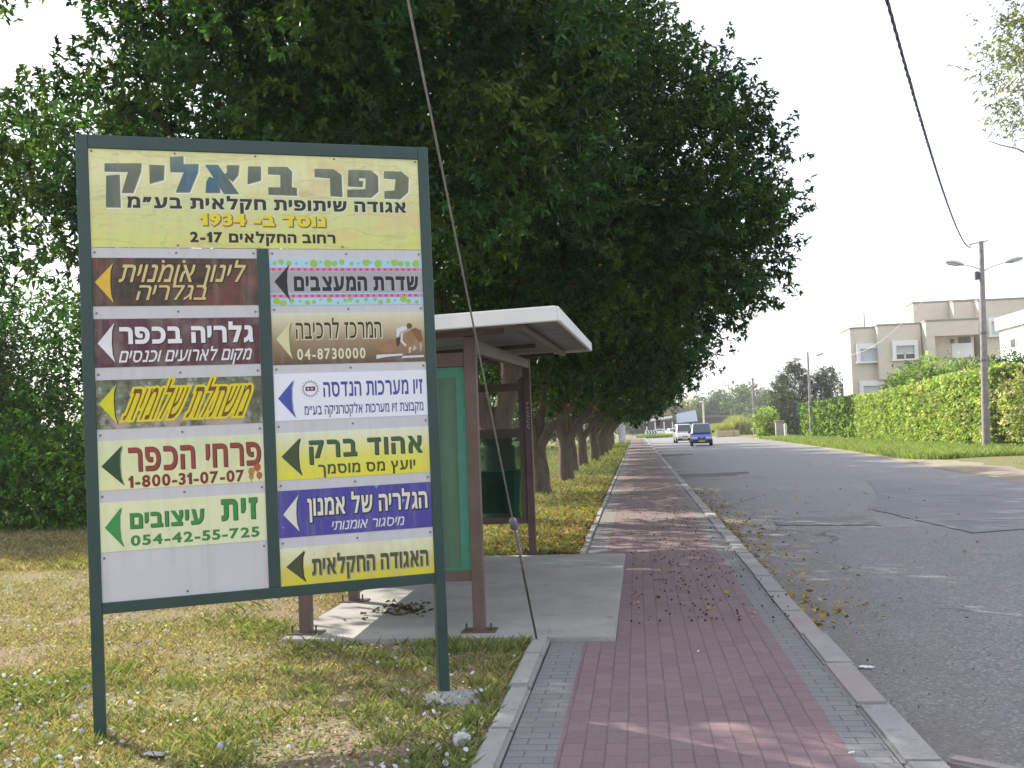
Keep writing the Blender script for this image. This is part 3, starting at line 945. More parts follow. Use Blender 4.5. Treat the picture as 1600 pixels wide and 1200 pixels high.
_ink = {}
def ink(c):
    if c not in _ink: _ink[c] = plain('print ink %02d' % len(_ink), c, 0.4, 0.35, 0.06, 30)
    return _ink[c]
Y0 = -0.0246
def put(k, s, box, c, bold=0.03, shear=0.0, gap=0.10, under=None, ushift=(0, 0), ugrow=0.006):
    """lettering on panel k, with an optional outline or drop shadow printed under it"""
    n = 0
    if under:
        G = text_outlines(s, box, bold, shear, gap, ugrow)
        G = [[[p + Vector(ushift) for p in P] for P in cs] for cs in G]
        flat('lettering_outline', G, Y0 - 0.0003, ink(under), panels[k])
    flat('lettering', text_outlines(s, box, bold, shear, gap), Y0 - 0.0007, ink(c), panels[k])
def heb(s): return s[::-1]
def arrow(k, pts, c, dark=None):
    (tx, ty), (ax, ay), (bx, by) = pts
    nx, ny = (ax + bx) / 2 - 0.016, ty
    P = [(tx, ty), (bx, by), ((bx + nx) / 2 - 0.005, (by + ny) / 2 - 0.008), (nx, ny), ((ax + nx) / 2 - 0.005, (ay + ny) / 2 + 0.008), (ax, ay)]
    if dark: flat('arrow_shadow', [poly(*[(x + 0.006, y - 0.004) for x, y in P])], Y0 - 0.0003, ink(dark), panels[k])
    flat('arrow', [poly(*P)], Y0 - 0.0007, ink(c), panels[k])

TITLE = {
'q1' : [(-0.839, 1.155), (-0.653, 1.161), (-0.657, 1.118), (-0.7, 1.0), (-0.755, 0.998), (-0.718, 1.116), (-0.841, 1.115)],
'q2' : [(-0.833, 1.087), (-0.769, 1.094), (-0.769, 0.918), (-0.839, 0.917)],
'y' : [(-0.607, 1.155), (-0.533, 1.154), (-0.538, 1.076), (-0.608, 1.054)],
'l' : [(-0.497, 1.202), (-0.43, 1.209), (-0.431, 1.164), (-0.349, 1.167), (-0.354, 1.121), (-0.401, 1.01), (-0.47, 1.008), (-0.423, 1.123), (-0.497, 1.123)],
'a1' : [(-0.308, 1.164), (-0.242, 1.167), (-0.133, 1.007), (-0.212, 1.005)],
'a2' : [(-0.191, 1.166), (-0.127, 1.168), (-0.134, 1.114), (-0.164, 1.077), (-0.206, 1.112), (-0.19, 1.126)],
'a3' : [(-0.288, 1.097), (-0.263, 1.088), (-0.237, 1.035), (-0.237, 1.011), (-0.311, 1.009), (-0.305, 1.069)],
'y2' : [(-0.072, 1.163), (-0.007, 1.165), (-0.009, 1.088), (-0.079, 1.066)],
'b' : [(0.039, 1.164), (0.145, 1.167), (0.168, 1.143), (0.164, 1.051), (0.193, 1.046), (0.192, 1.006), (0.036, 1.007), (0.037, 1.045), (0.105, 1.047), (0.107, 1.125), (0.038, 1.126)],
'r' : [(0.305, 1.161), (0.413, 1.162), (0.455, 1.132), (0.455, 1.005), (0.391, 1.008), (0.392, 1.113), (0.303, 1.118)],
'p' : [(0.502, 1.161), (0.633, 1.162), (0.671, 1.131), (0.67, 1.041), (0.627, 1.005), (0.489, 1.004), (0.49, 1.043), (0.598, 1.049), (0.604, 1.119), (0.558, 1.121), (0.557, 1.097), (0.581, 1.097), (0.577, 1.066), (0.495, 1.068)],
'k' : [(0.714, 1.16), (0.816, 1.161), (0.857, 1.127), (0.85, 1.042), (0.802, 0.999), (0.71, 1.001), (0.712, 1.04), (0.773, 1.046), (0.783, 1.118), (0.712, 1.121)]}
def title_ink():
    def fn(t, co):
        s_ = t.node('ShaderNodeSeparateXYZ'); t.l(co, s_.inputs[0])
        m = t.node('ShaderNodeMapRange'); m.inputs[1].default_value = -0.85; m.inputs[2].default_value = 0.86
        t.l(s_.outputs[0], m.inputs[0])
        c = t.ramp(m.outputs[0], [(0.0, (0.07, 0.12, 0.10)), (0.06, (0.13, 0.14, 0.09)), (0.2, (0.11, 0.13, 0.09)), (0.26, (0.045, 0.13, 0.20)), (0.34, (0.045, 0.13, 0.19)), (0.42, (0.12, 0.13, 0.09)), (0.8, (0.11, 0.13, 0.08)), (1, (0.13, 0.14, 0.085))])
        z, _s = zfac(t, co, 0.99, 1.19)
        t.base(t.mix(t.ramp(z, [(0.0, (0.0,) * 3), (0.55, (0.0,) * 3), (1, (0.4,) * 3)]), c, (0.24, 0.33, 0.22)))
    return printed('print of olive title letters', fn)
T_G = [fatten(poly(*v), 0.0) for v in TITLE.values()]
cw = [[P if area(P) > 0 else P[::-1] for P in cs] for cs in T_G]
flat('lettering_outline', [[[p + Vector((0.009, -0.008)) for p in P] for P in fatten(cs, 0.005)] for cs in cw], Y0 - 0.0003, ink((0.78, 0.78, 0.70)), panels['title'])
flat('lettering_outline', [[[p + Vector((0.004, -0.004)) for p in P] for P in fatten(cs, 0.003)] for cs in cw], Y0 - 0.0005, ink((0.16, 0.20, 0.14)), panels['title'])
flat('lettering', cw, Y0 - 0.0009, title_ink(), panels['title'])
put('title', 'מ״עב תיאלקח תיפותיש הדוגא', (-0.729, 0.912, 0.841, 0.972), (0.030, 0.032, 0.036), 0.045, 0, 0.10, (0.66, 0.68, 0.50), (0.003, -0.003), 0.003)
put('title', '4391 -ב דסונ'.replace('4391', '1934'), (-0.343, 0.821, 0.355, 0.877), (0.72, 0.60, 0.03), 0.05, 0, 0.10, (0.17, 0.15, 0.05), (0.004, -0.004), 0.004)
put('title', '2-17 ' + heb('רחוב החקלאים'), (-0.403, 0.724, 0.41, 0.774), (0.025, 0.025, 0.03), 0.045)

# left column
CREAM = (0.66, 0.62, 0.34)
arrow('L1', [(-0.908, 0.5), (-0.812, 0.605), (-0.815, 0.385)], (0.66, 0.43, 0.05), (0.02, 0.012, 0.01))
put('L1', heb('לינון אומנוית'), (-0.788, 0.500, -0.13, 0.592), (0.60, 0.50, 0.20), 0.010, 0.28, 0.12, (0.03, 0.015, 0.01), (0.003, -0.003), 0.004)
put('L1', heb('בגלריה'), (-0.701, 0.400, -0.33, 0.478), (0.60, 0.50, 0.20), 0.004, 0.28, 0.08, (0.03, 0.015, 0.01), (0.003, -0.003), 0.004)
for x in (-0.44, -0.55): flat('lettering', [disc(x, 0.615, 0.008)], Y0 - 0.0008, ink((0.60, 0.50, 0.20)), panels['L1'])
arrow('L2', [(-0.904, 0.165), (-0.816, 0.276), (-0.816, 0.059)], (0.70, 0.71, 0.72), (0.03, 0.01, 0.015))
put('L2', heb('גלריה בכפר'), (-0.792, 0.158, -0.078, 0.248), (0.72, 0.73, 0.74), 0.045, 0, 0.09, (0.03, 0.01, 0.015), (0.004, -0.004), 0.002)
put('L2', heb('מקום לארועים וכנסים'), (-0.800, 0.058, -0.10, 0.118), (0.70, 0.71, 0.72), 0.012, 0.25, 0.10)
arrow('L3', [(-0.907, -0.164), (-0.816, -0.062), (-0.815, -0.279)], (0.60, 0.58, 0.02), (0.02, 0.02, 0.01))
put('L3', heb('משתלת שלומית'), (-0.790, -0.258, -0.155, -0.098), (0.17, 0.062, 0.02), 0.0, 0.40, 0.17, (0.66, 0.57, 0.015), (0, 0), 0.013)
arrow('L4', [(-0.905, -0.504), (-0.796, -0.394), (-0.793, -0.612)], (0.028, 0.065, 0.030), (0.25, 0.27, 0.17))
put('L4', heb('פרחי הכפר'), (-0.767, -0.540, -0.062, -0.415), (0.27, 0.055, 0.042), 0.026, 0, 0.12, (0.07, 0.02, 0.015), (0.004, -0.003), 0.001)
put('L4', '1-800-31-07-07', (-0.769, -0.630, -0.154, -0.562), (0.19, 0.035, 0.025), 0.035, 0, 0.09)
for (x, y, r, c) in ((-0.115, -0.575, 0.018, (0.40, 0.22, 0.06)), (-0.082, -0.553, 0.020, (0.42, 0.10, 0.03)), (-0.072, -0.600, 0.017, (0.38, 0.15, 0.04)), (-0.117, -0.605, 0.014, (0.42, 0.24, 0.08))):
    flat('tulip', [disc(x, y, r, 10, r * 1.25)], Y0 - 0.0006, ink(c), panels['L4'])
    flat('tulip_stem', [poly((x - 0.002, y - 0.03), (x + 0.002, y - 0.03), (x + 0.002, y - r), (x - 0.002, y - r))], Y0 - 0.0004, ink((0.14, 0.22, 0.06)), panels['L4'])
arrow('L5', [(-0.897, -0.836), (-0.81, -0.728), (-0.805, -0.945)], (0.04, 0.27, 0.065), (0.10, 0.20, 0.10))
put('L5', heb('זית'), (-0.288, -0.842, -0.091, -0.727), (0.045, 0.24, 0.06), 0.04, 0, 0.14, (0.03, 0.08, 0.03), (0.004, -0.003), 0.001)
put('L5', heb('עיצובים'), (-0.769, -0.850, -0.381, -0.770), (0.045, 0.24, 0.06), 0.04, 0, 0.11, (0.03, 0.08, 0.03), (0.004, -0.003), 0.001)
put('L5', '054-42-55-725', (-0.767, -0.946, -0.083, -0.887), (0.045, 0.22, 0.06), 0.035, 0, 0.09)
# right column
flat('grey_band', [poly((0.027, 0.435), (UI - 0.001, 0.435), (UI - 0.001, 0.560), (0.027, 0.560))], Y0 - 0.0002, ink((0.36, 0.37, 0.385)), panels['R1'])
for v in (0.572, 0.418):
    flat('pink_stripe', [poly((0.027, v - 0.010), (UI - 0.001, v - 0.010), (UI - 0.001, v + 0.010), (0.027, v + 0.010))], Y0 - 0.0003, ink((0.62, 0.24, 0.38)), panels['R1'])
    flat('pink_dash', [poly((x, v - 0.007), (x + 0.016, v - 0.007), (x + 0.016, v + 0.007), (x, v + 0.007)) for x in np.arange(0.04, 0.89, 0.036)], Y0 - 0.0005, ink((0.50, 0.07, 0.17)), panels['R1'])
rd = random.Random(12)
dots = [disc(x + rd.uniform(-.01, .01), (0.607 if rd.random() < .5 else 0.615) if top else rd.uniform(0.376, 0.398), rd.choice((0.008, 0.012, 0.022, 0.016)) * (1 if top else 0.9))
        for top in (0, 1) for x in np.arange(0.06, 0.9, 0.043)]
dots = [[[Vector((min(max(p.x, 0.028), UI - 0.002), min(max(p.y, 0.366), 0.630))) for p in P] for P in cs] for cs in dots]
flat('dot_pattern', dots, Y0 - 0.0006, ink((0.30, 0.50, 0.06)), panels['R1'])
arrow('R1', [(0.051, 0.501), (0.14, 0.602), (0.139, 0.389)], (0.018, 0.020, 0.022))
put('R1', heb('שדרת המעצבים'), (0.161, 0.446, 0.895, 0.528), (0.020, 0.022, 0.026), 0.05, 0, 0.09, (0.42, 0.43, 0.44), (0.002, -0.002), 0.004)
arrow('R2', [(0.049, 0.17), (0.138, 0.272), (0.139, 0.053)], (0.62, 0.59, 0.34), (0.20, 0.15, 0.08))
put('R2', heb('המרכז לרכיבה'), (0.162, 0.168, 0.660, 0.258), (0.045, 0.030, 0.018), 0.012, 0, 0.10, (0.60, 0.56, 0.38), (0.002, -0.001), 0.005)
put('R2', '04-8730000', (0.165, 0.048, 0.560, 0.112), (0.70, 0.68, 0.46), 0.022, 0, 0.14)
hz = lambda x, y: (0.624 + (x - 285) / (1140 - 285) * 0.29, 0.245 - (y - 265) / (960 - 265) * 0.200)
flat('horse', [poly(hz(380, 850), hz(300, 760), hz(400, 620), hz(560, 570), hz(700, 560), hz(820, 440), hz(960, 350), hz(1060, 400), hz(1100, 600), hz(1060, 640), hz(990, 560), hz(960, 700), hz(860, 760), hz(760, 740), hz(620, 800), hz(540, 850))], Y0 - 0.0004, ink((0.30, 0.17, 0.08)), panels['R2'])
flat('horse_head', [poly(hz(900, 380), hz(1000, 340), hz(1100, 400), hz(1120, 620), hz(1040, 630), hz(980, 500))], Y0 - 0.0006, ink((0.22, 0.10, 0.045)), panels['R2'])
flat('horse_leg', [poly(hz(860, 740), hz(920, 730), hz(890, 860), hz(860, 860)), poly(hz(960, 700), hz(1010, 760), hz(950, 820), hz(930, 800)), poly(hz(1070, 660), hz(1100, 660), hz(1090, 820), hz(1070, 820))], Y0 - 0.0006, ink((0.55, 0.42, 0.28)), panels['R2'])
flat('rider', [poly(hz(650, 520), hz(660, 360), hz(760, 300), hz(850, 300), hz(840, 380), hz(720, 430), hz(690, 520)), poly(hz(740, 440), hz(770, 440), hz(760, 600), hz(830, 700), hz(800, 720), hz(720, 620))], Y0 - 0.0008, ink((0.60, 0.63, 0.68)), panels['R2'])
flat('rider_cap', [disc(*hz(890, 300), 0.017)], Y0 - 0.0009, ink((0.13, 0.08, 0.05)), panels['R2'])
flat('rider_boot', [poly(hz(640, 560), hz(720, 520), hz(720, 610), hz(680, 730), hz(650, 700))], Y0 - 0.0009, ink((0.05, 0.045, 0.04)), panels['R2'])
flat('jump_bar', [poly(hz(290, 880), hz(750, 870), hz(750, 905), hz(480, 925), hz(280, 965)), poly(hz(760, 920), hz(1130, 910), hz(1130, 950), hz(720, 960))], Y0 - 0.0005, ink((0.64, 0.64, 0.66)), panels['R2'])
arrow('R3', [(0.047, -0.17), (0.139, -0.065), (0.142, -0.282)], (0.055, 0.085, 0.36), (0.36, 0.38, 0.45))
put('R3', heb('זיו מערכות הנדסה'), (0.306, -0.170, 0.895, -0.088), (0.062, 0.075, 0.30), 0.022, 0, 0.10)
put('R3', heb('מקבוצת זיו מערכות אלקטרוניקה בע״מ'), (0.194, -0.270, 0.895, -0.222), (0.060, 0.065, 0.20), 0.014, 0, 0.09)
ex, ey = 0.232, -0.120
flat('emblem_ring', [[disc(ex, ey, 0.044, 28)[0], disc(ex, ey, 0.037, 28)[0][::-1]]] + [poly(*[(ex + r * math.cos(a + d), ey + r * math.sin(a + d)) for r, d in ((0.043, -.06), (0.052, -.05), (0.052, .05), (0.043, .06))]) for a in np.arange(0, 6.28, 0.35)], Y0 - 0.0003, ink((0.34, 0.36, 0.36)), panels['R3'])
flat('emblem_plate', [poly((ex - 0.028, ey - 0.012), (ex + 0.028, ey - 0.012), (ex + 0.028, ey + 0.013), (ex - 0.028, ey + 0.013))], Y0 - 0.0005, ink((0.13, 0.05, 0.05)), panels['R3'])
flat('emblem_mark', [poly((x - .006, ey - .004), (x + .006, ey - .004), (x + .006, ey + .005), (x - .006, ey + .005)) for x in (ex - .012, ex + .010)], Y0 - 0.0007, ink((0.62, 0.60, 0.60)), panels['R3'])
arrow('R4', [(0.054, -0.503), (0.163, -0.398), (0.165, -0.615)], (0.055, 0.075, 0.030), (0.02, 0.025, 0.012))
put('R4', heb('אהוד ברק'), (0.211, -0.517, 0.876, -0.422), (0.055, 0.105, 0.042), 0.032, 0, 0.15, (0.02, 0.035, 0.014), (0.004, -0.004), 0.001)
put('R4', heb('יועץ מס מוסמך'), (0.260, -0.615, 0.832, -0.562), (0.06, 0.085, 0.022), 0.028, 0, 0.11)
arrow('R5', [(0.052, -0.832), (0.142, -0.725), (0.142, -0.934)], (0.66, 0.66, 0.55), (0.02, 0.02, 0.07))
put('R5', heb('הגלריה של אמנון'), (0.191, -0.850, 0.895, -0.755), (0.70, 0.68, 0.52), 0.03, 0, 0.09, (0.02, 0.018, 0.07), (0.003, -0.003), 0.005)
put('R5', heb('מיסגור אומנותי'), (0.321, -0.940, 0.745, -0.893), (0.66, 0.67, 0.68), 0.006, 0.2, 0.10)
arrow('R6', [(0.058, -1.13), (0.164, -1.042), (0.165, -1.222)], (0.06, 0.075, 0.030), (0.03, 0.035, 0.015))
put('R6', heb('האגודה החקלאית'), (0.203, -1.190, 0.886, -1.100), (0.075, 0.085, 0.045), 0.035, 0, 0.09, (0.36, 0.34, 0.20), (0.004, -0.003), 0.003)
b = MB(); b.tube([(0, 0, 0), (0, -0.004, 0)], [0.0065, 0.005], 8)
scr = b.build('screw', plain('screw head', (0.16, 0.16, 0.17), 0.4, metal=0.6), sign)
spots = [(u, v) for u in (-0.905, -0.06) for v in (0.664, 0.33, -0.005, -0.335, -0.668, -1.0)] + [(u, v) for u in (0.045, 0.905) for v in (0.664, 0.34, -0.003, -0.33, -0.668, -0.995)] \
      + [(-0.48, v) for v in (0.664, 0.335, -0.005, -0.335, -0.668, -1.215)] + [(0.47, v) for v in (0.664, 0.34, -0.003, -0.33, -0.668, -0.995)] \
      + [(-0.905, 1.222), (-0.47, 1.222), (-0.03, 1.222), (0.42, 1.222), (0.905, 1.222), (-0.47, 0.705), (0.45, 0.705)]
for i, (u, v) in enumerate(spots):
    o = scr if i == 0 else scr.copy()
    if i: COL.objects.link(o); o.parent = sign
    o.location = (u, -0.0248 if v > 0.69 else -0.0222, ZC + v)

# ------------------------------------------------------------------ the bus shelter
SLAB = 0.032
shel = empty('bus_shelter', (-2.0, 10.7, SLAB), RAD(0.0), 'open bus shelter with brown posts, green mesh screens and a white edged roof', 'bus shelter')
M_brown = plain('brown paint', (0.120, 0.080, 0.068), 0.5, 0.4, 0.2, 5, 0.15)
M_roofw = plain('white roof edge', (0.74, 0.74, 0.72), 0.45, 0.4, 0.06, 3)
M_soff = plain('grey roof sheet', (0.30, 0.29, 0.27), 0.6, 0.3, 0.2, 3, 0.1)
def mesh_mat(name, c, clear):
    t = NT(name)
    co = t.coord()
    t.base(t.ramp(t.noise(t.mapping(co, (14, 14, 0.8)), 1.0, 3), [(0.3, tuple(x * .75 for x in c)), (0.7, tuple(x * 1.2 for x in c))]))
    t.rough(0.35, 0.5)
    tr = t.node('ShaderNodeBsdfTransparent'); tr.inputs[0].default_value = (0.50, 0.66, 0.60, 1)
    tl = t.node('ShaderNodeBsdfTranslucent'); tl.inputs[0].default_value = (*[min(1, x * 1.6) for x in c], 1)
    m1 = t.node('ShaderNodeMixShader'); m1.inputs[0].default_value = 0.45
    t.l(t.b.outputs[0], m1.inputs[1]); t.l(tl.outputs[0], m1.inputs[2])
    m2 = t.node('ShaderNodeMixShader'); m2.inputs[0].default_value = clear
    t.l(m1.outputs[0], m2.inputs[1]); t.l(tr.outputs[0], m2.inputs[2])
    t.l(m2.outputs[0], t.out.inputs[0])
    return t.m
M_scr = mesh_mat('green mesh screen', (0.15, 0.27, 0.19), 0.12)
M_scredge = plain('green mesh hem', (0.045, 0.21, 0.145), 0.4)
M_pane = mesh_mat('clear green pane', (0.03, 0.06, 0.05), 0.75)
def LX(x, y): return x + 2.0, y - 10.7
PT = 0.046
Rf = Matrix.Translation((0, -3.0, 2.300)) @ Matrix.Rotation(RAD(2.0), 4, 'X') @ Matrix.Rotation(RAD(-1.6), 4, 'Y') @ Matrix.Translation((0, 3.0, 0))
def under(lx, ly): return (Rf @ Vector((lx, ly, 0.0))).z
posts = [(-1.27, 8.16), (-2.66, 8.18), (-2.70, 9.75), (-1.36, 13.30), (-2.74, 13.30)]
for x, y in posts:
    lx, ly = LX(x, y)
    b = MB(); b.bbox(lx - PT, lx + PT, ly - PT, ly + PT, 0.0, under(lx, ly) - 0.052, 0.004); pb = b.build('post', M_brown, shel)
    b = MB(); b.box(lx - 0.13, lx + 0.13, ly - 0.09, ly + 0.09, 0.0, 0.012); bp = b.build('base_plate', M_brown, pb)
    for s in (-1, 1):
        b = MB(); b.tube([(lx + s * 0.095, ly - 0.055, 0.0), (lx + s * 0.095, ly - 0.055, 0.07)], 0.008, 6); b.build('bolt', plain('rusty bolt', (0.10, 0.06, 0.045), 0.6, metal=0.5) if s < 0 and x == -1.27 else bpy.data.materials['rusty bolt'], pb)
def rail(p, q, z, h=0.08, wd=0.06, name='rail'):
    a = Vector((*LX(*p), z)); c = Vector((*LX(*q), z))
    d = c - a; L = d.length
    M = Matrix.Translation((a + c) / 2) @ d.to_track_quat('X', 'Z').to_matrix().to_4x4()
    b = MB(); b.bbox(-L / 2, L / 2, -wd / 2, wd / 2, -h / 2, h / 2, 0.003, M); return b.build(name, M_brown, shel)
def inset(p, q, e): 
    a = Vector(p); c = Vector(q); d = (c - a).normalized(); return tuple(a + d * e), tuple(c - d * e)
def bay(p, q, z0, z1, mat, hem=True):
    p2, q2 = inset(p, q, PT + 0.002)
    rail(p2, q2, z0 - 0.04); rail(p2, q2, z1 + 0.06, 0.11)
    a = Vector((*LX(*p2), 0)); c = Vector((*LX(*q2), 0)); d = c - a; L = d.length
    M = Matrix.Translation((a + c) / 2) @ d.to_track_quat('X', 'Z').to_matrix().to_4x4()
    b = MB(); b.box(-L / 2, L / 2, -0.008, 0.008, z0, z1 + 0.004, M); sc = b.build('screen', mat, shel)
    if hem:
        e = 0.075
        b = MB(); b.box(-L / 2, -L / 2 + e, -0.012, 0.012, z0, z1, M); b.box(L / 2 - e, L / 2, -0.012, 0.012, z0, z1, M)
        b.box(-L / 2 + e, L / 2 - e, -0.012, 0.012, z1 - e, z1, M); b.box(-L / 2 + e, L / 2 - e, -0.012, 0.012, z0, z0 + 0.02, M)
        b.build('hem', M_scredge, sc)
bay(posts[0], posts[1], 0.47, 2.05, M_scr)
bay(posts[1], posts[2], 0.47, 2.05, M_scr)
bay(posts[2], posts[4], 0.47, 2.05, M_scr)
bay(posts[3], posts[4], 0.46, 1.46, M_pane, False)
p2, q2 = inset(posts[3], posts[4], PT + 0.002)
rail(p2, q2, 2.10, 0.10, 0.06)
b = MB(); lx, ly = LX(-1.36, 13.30); b.bbox(lx - 0.115, lx - PT - 0.001, ly - 0.03, ly + 0.03, 0.42, 2.2, 0.003); b.build('stile', M_brown, shel)
def roof_bar(p, q, z, h, wd, name):
    a = Vector((*LX(*p), z)); c = Vector((*LX(*q), z)); d = c - a; L = d.length
    M = Rf @ Matrix.Translation((a + c) / 2) @ d.to_track_quat('X', 'Z').to_matrix().to_4x4()
    b = MB(); b.bbox(-L / 2, L / 2, -wd / 2, wd / 2, -h / 2, h / 2, 0.003, M); return b.build(name, M_brown, shel)
roof_bar((-1.27, 8.22), (-1.36, 13.24), -0.125, 0.11, 0.07, 'beam')
roof_bar((-0.85, 7.83), (-0.90, 13.55), -0.02, 0.06, 0.06, 'purlin')
roof_bar((-2.68, 8.25), (-2.74, 13.24), -0.125, 0.10, 0.06, 'beam')
for y in (8.16, 10.8, 13.30):
    roof_bar((-2.9, y), (-1.0, y), -0.025, 0.045, 0.05, 'roof_bracket')
# roof: corrugated sheet tipped up toward the street, white folded edges

x0, x1, y0, y1 = LX(-3.25, 7.72)[0], LX(-0.55, 0)[0], LX(0, 7.74)[1], LX(0, 13.65)[1]
nx = 2
V = []; F = []
ys = np.linspace(y0 + 0.02, y1 - 0.02, 160)
for y in ys:
    z = 0.012 * (1 if (y * 5.2) % 1 < 0.42 else -1)
    V += [Rf @ Vector((x0 + 0.02, y, z + 0.035)), Rf @ Vector((x1 - 0.02, y, z + 0.035))]
F = [(2 * i, 2 * i + 1, 2 * i + 3, 2 * i + 2) for i in range(len(ys) - 1)]
rb = MB(); rb.add(V, F); rb.box(x0 + 0.03, x1 - 0.03, y0 + 0.03, y1 - 0.03, 0.062, 0.085, Rf)
rf = rb.build('roof', M_soff, shel)
b = MB(); b.bbox(x0, x1, y0 - 0.02, y0 + 0.02, -0.01, 0.105, 0.008, Rf); b.build('fascia', M_roofw, rf)
b = MB(); b.bbox(x0, x1, y1 - 0.02, y1 + 0.02, -0.01, 0.105, 0.008, Rf); b.build('fascia', M_roofw, rf)
b = MB(); b.bbox(x1 - 0.015, x1 + 0.02, y0 + 0.021, y1 - 0.021, -0.008, 0.103, 0.008, Rf); b.build('fascia', M_roofw, rf)
b = MB(); b.bbox(x0 - 0.02, x0 + 0.015, y0 + 0.021, y1 - 0.021, -0.008, 0.103, 0.008, Rf); b.build('fascia', M_roofw, rf)
# scrawl of white paint running up the far right post: a few loops and strokes
def scrawl():
    lx, ly = LX(-1.36, 13.30)
    y = ly - PT - 0.002
    ZS = 1.93 - SLAB
    st = [[(0.00, 0.0), (0.035, 0.0), (0.017, 0.0), (0.017, -0.03)], [(0.0, -0.055), (0.035, -0.065), (0.0, -0.075)], [(0.035, -0.10), (0.0, -0.10), (0.0, -0.135), (0.035, -0.135)],
          [(0.0, -0.16), (0.035, -0.175), (0.0, -0.19)], [(0.03, -0.215), (0.005, -0.22), (0.0, -0.25), (0.03, -0.255)], [(0.035, -0.285), (0.012, -0.275), (0.0, -0.30), (0.03, -0.32), (0.02, -0.335)]]
    b = MB()
    for P in st:
        b.tube([(lx - 0.012 + px, y, ZS + pz) for px, pz in P], 0.0045, 5)
    b.build('graffiti', plain('white spray paint', (0.5, 0.5, 0.5), 0.7), shel)
scrawl()

# ------------------------------------------------------------------ guy wire with its grip, and the anchor rod
gw = empty('guy_wire', (-0.79, 7.87, 0), 0, 'thin steel guy wire slanting up from the slab corner across the dark ficus', 'guy wire')
M_steel = plain('galvanised strand', (0.24, 0.23, 0.22), 0.5, 0.5, 0.2, 20, metal=0.4)
A = Vector((0, 0, -0.05)); B = Vector((-0.34, -8.8, 9.1))
P = [A.lerp(B, t) for t in np.linspace(0, 1, 12)]
d = (B - A).normalized()
b = MB(); b.tube([A, A + d * 1.02], 0.0085, 8); b.build('anchor_rod', plain('rusty rod', (0.11, 0.095, 0.075), 0.7, metal=0.3), gw)
b = MB(); b.tube([A + d * 0.98, B], 0.0055, 6); b.build('strand', M_steel, gw)
b = MB()
c0 = A + d * 1.0
for k in range(3):
    P = []
    for i in range(40):
        t = i / 39; a = t * 9 * math.pi + k * 2.1
        s1 = d.orthogonal().normalized(); s2 = d.cross(s1)
        P.append(c0 + d * (t * 0.36 - 0.05) + (s1 * math.cos(a) + s2 * math.sin(a)) * (0.010 + 0.007 * math.sin(t * math.pi * 3) ** 2))
    b.tube(P, 0.0045, 5)
b.build('wire_grip', plain('pale wire grip', (0.30, 0.28, 0.25), 0.6, metal=0.3), gw)
b = MB(); c1 = A + d * 1.40
b.tube([c1 - d * 0.055 + Vector((0.0, 0, 0)), c1 - d * 0.03, c1 + d * 0.03, c1 + d * 0.055], [0.012, 0.028, 0.026, 0.012], 10)
b.build('clamp', plain('grey clamp', (0.22, 0.22, 0.27), 0.5, metal=0.4), gw)

# ------------------------------------------------------------------ photo measurement -> point at a given distance along the street
def at(px, py, Y):
    r = MR @ Vector((px - 800, py - 600, 1650))
    return Vector((0, 0, EYE)) + r * (Y / r.y)
def gx(px, py, z=0.0):
    r = MR @ Vector((px - 800, py - 600, 1650))
    return Vector((0, 0, EYE)) + r * ((z - EYE) / r.z)

# ------------------------------------------------------------------ lawn growth
def blades(name, X, Y, Z, H, W, C, lean=0.5, mat=M_grass):
    n = len(X)
    a = rng.random(n) * 2 * math.pi
    dx, dy = np.cos(a) * W * 0.5, np.sin(a) * W * 0.5
    lx = rng.normal(size=n) * lean * H; ly = rng.normal(size=n) * lean * H
    V = np.stack([np.stack([X - dx, Y - dy, Z - 0.004], 1), np.stack([X + dx, Y + dy, Z - 0.004], 1),
                  np.stack([X + lx * .4 + dx * .6, Y + ly * .4 + dy * .6, Z + H * 0.6], 1), np.stack([X + lx, Y + ly, Z + H], 1)], 1).reshape(-1, 3)
    i = np.arange(n)[:, None] * 4
    F = np.concatenate([i + np.array([[0, 1, 2]]), i + np.array([[0, 2, 3]])], 0)
    return tag(link(name, np_mesh(name, V, F, colors=np.repeat(C, 4, 0)), mat), kind='stuff')

def wedge(n, y0, y1, xr=-0.85, pw=1.0, left=0.68):
    Y = y0 + (y1 - y0) * rng.random(n) ** pw
    X = xr - rng.random(n) * (left * Y + xr)
    return X, Y
def on_slab(X, Y): return (X > -2.82) & (X < -0.15) & (Y > 7.92) & (Y < 13.22)

GREENS = np.array([(0.14, 0.17, 0.06), (0.19, 0.22, 0.085), (0.105, 0.13, 0.045), (0.26, 0.265, 0.12)])
STRAWS = np.array([(0.40, 0.325, 0.205), (0.31, 0.24, 0.145), (0.48, 0.40, 0.27), (0.22, 0.165, 0.095)])
def green_amount(X, Y):
    g = fbm(X + 9.0, Y + 4.0, 0.75)
    g = g + 0.18 * np.exp(-((X + 1.3) ** 2 / 0.35 + (Y - 7.4) ** 2 / 0.25)) + 0.14 * np.exp(-((X + 2.0) ** 2 / 0.5 + (Y - 5.5) ** 2 / 0.2)) \
          + 0.12 * np.clip((-2.9 - X) / 1.0, 0, 1) * np.clip((6.5 - Y), 0, 1) - 0.12 * np.exp(-((X + 1.5) ** 2 / 0.25 + (Y - 5.4) ** 2 / 0.35)) - 0.06 * np.clip((Y - 7) / 4, 0, 1)
    return g
X, Y = wedge(190000, 4.2, 15.5, pw=1.6)
k = ~on_slab(X, Y); X, Y = X[k], Y[k]
g = green_amount(X, Y)
bare = np.exp(-((X + 1.35) ** 2 / 0.20 + (Y - 5.3) ** 2 / 0.35)) * 1.0 + 0.75 * np.clip((fbm(X + 50, Y, 1.3) - 0.54) / 0.1, 0, 1) + 0.25 * np.clip((vnoise(X, Y, 9.0) - 0.5) / 0.2, 0, 1)
k = rng.random(len(X)) > bare; X, Y, g = X[k], Y[k], g[k]
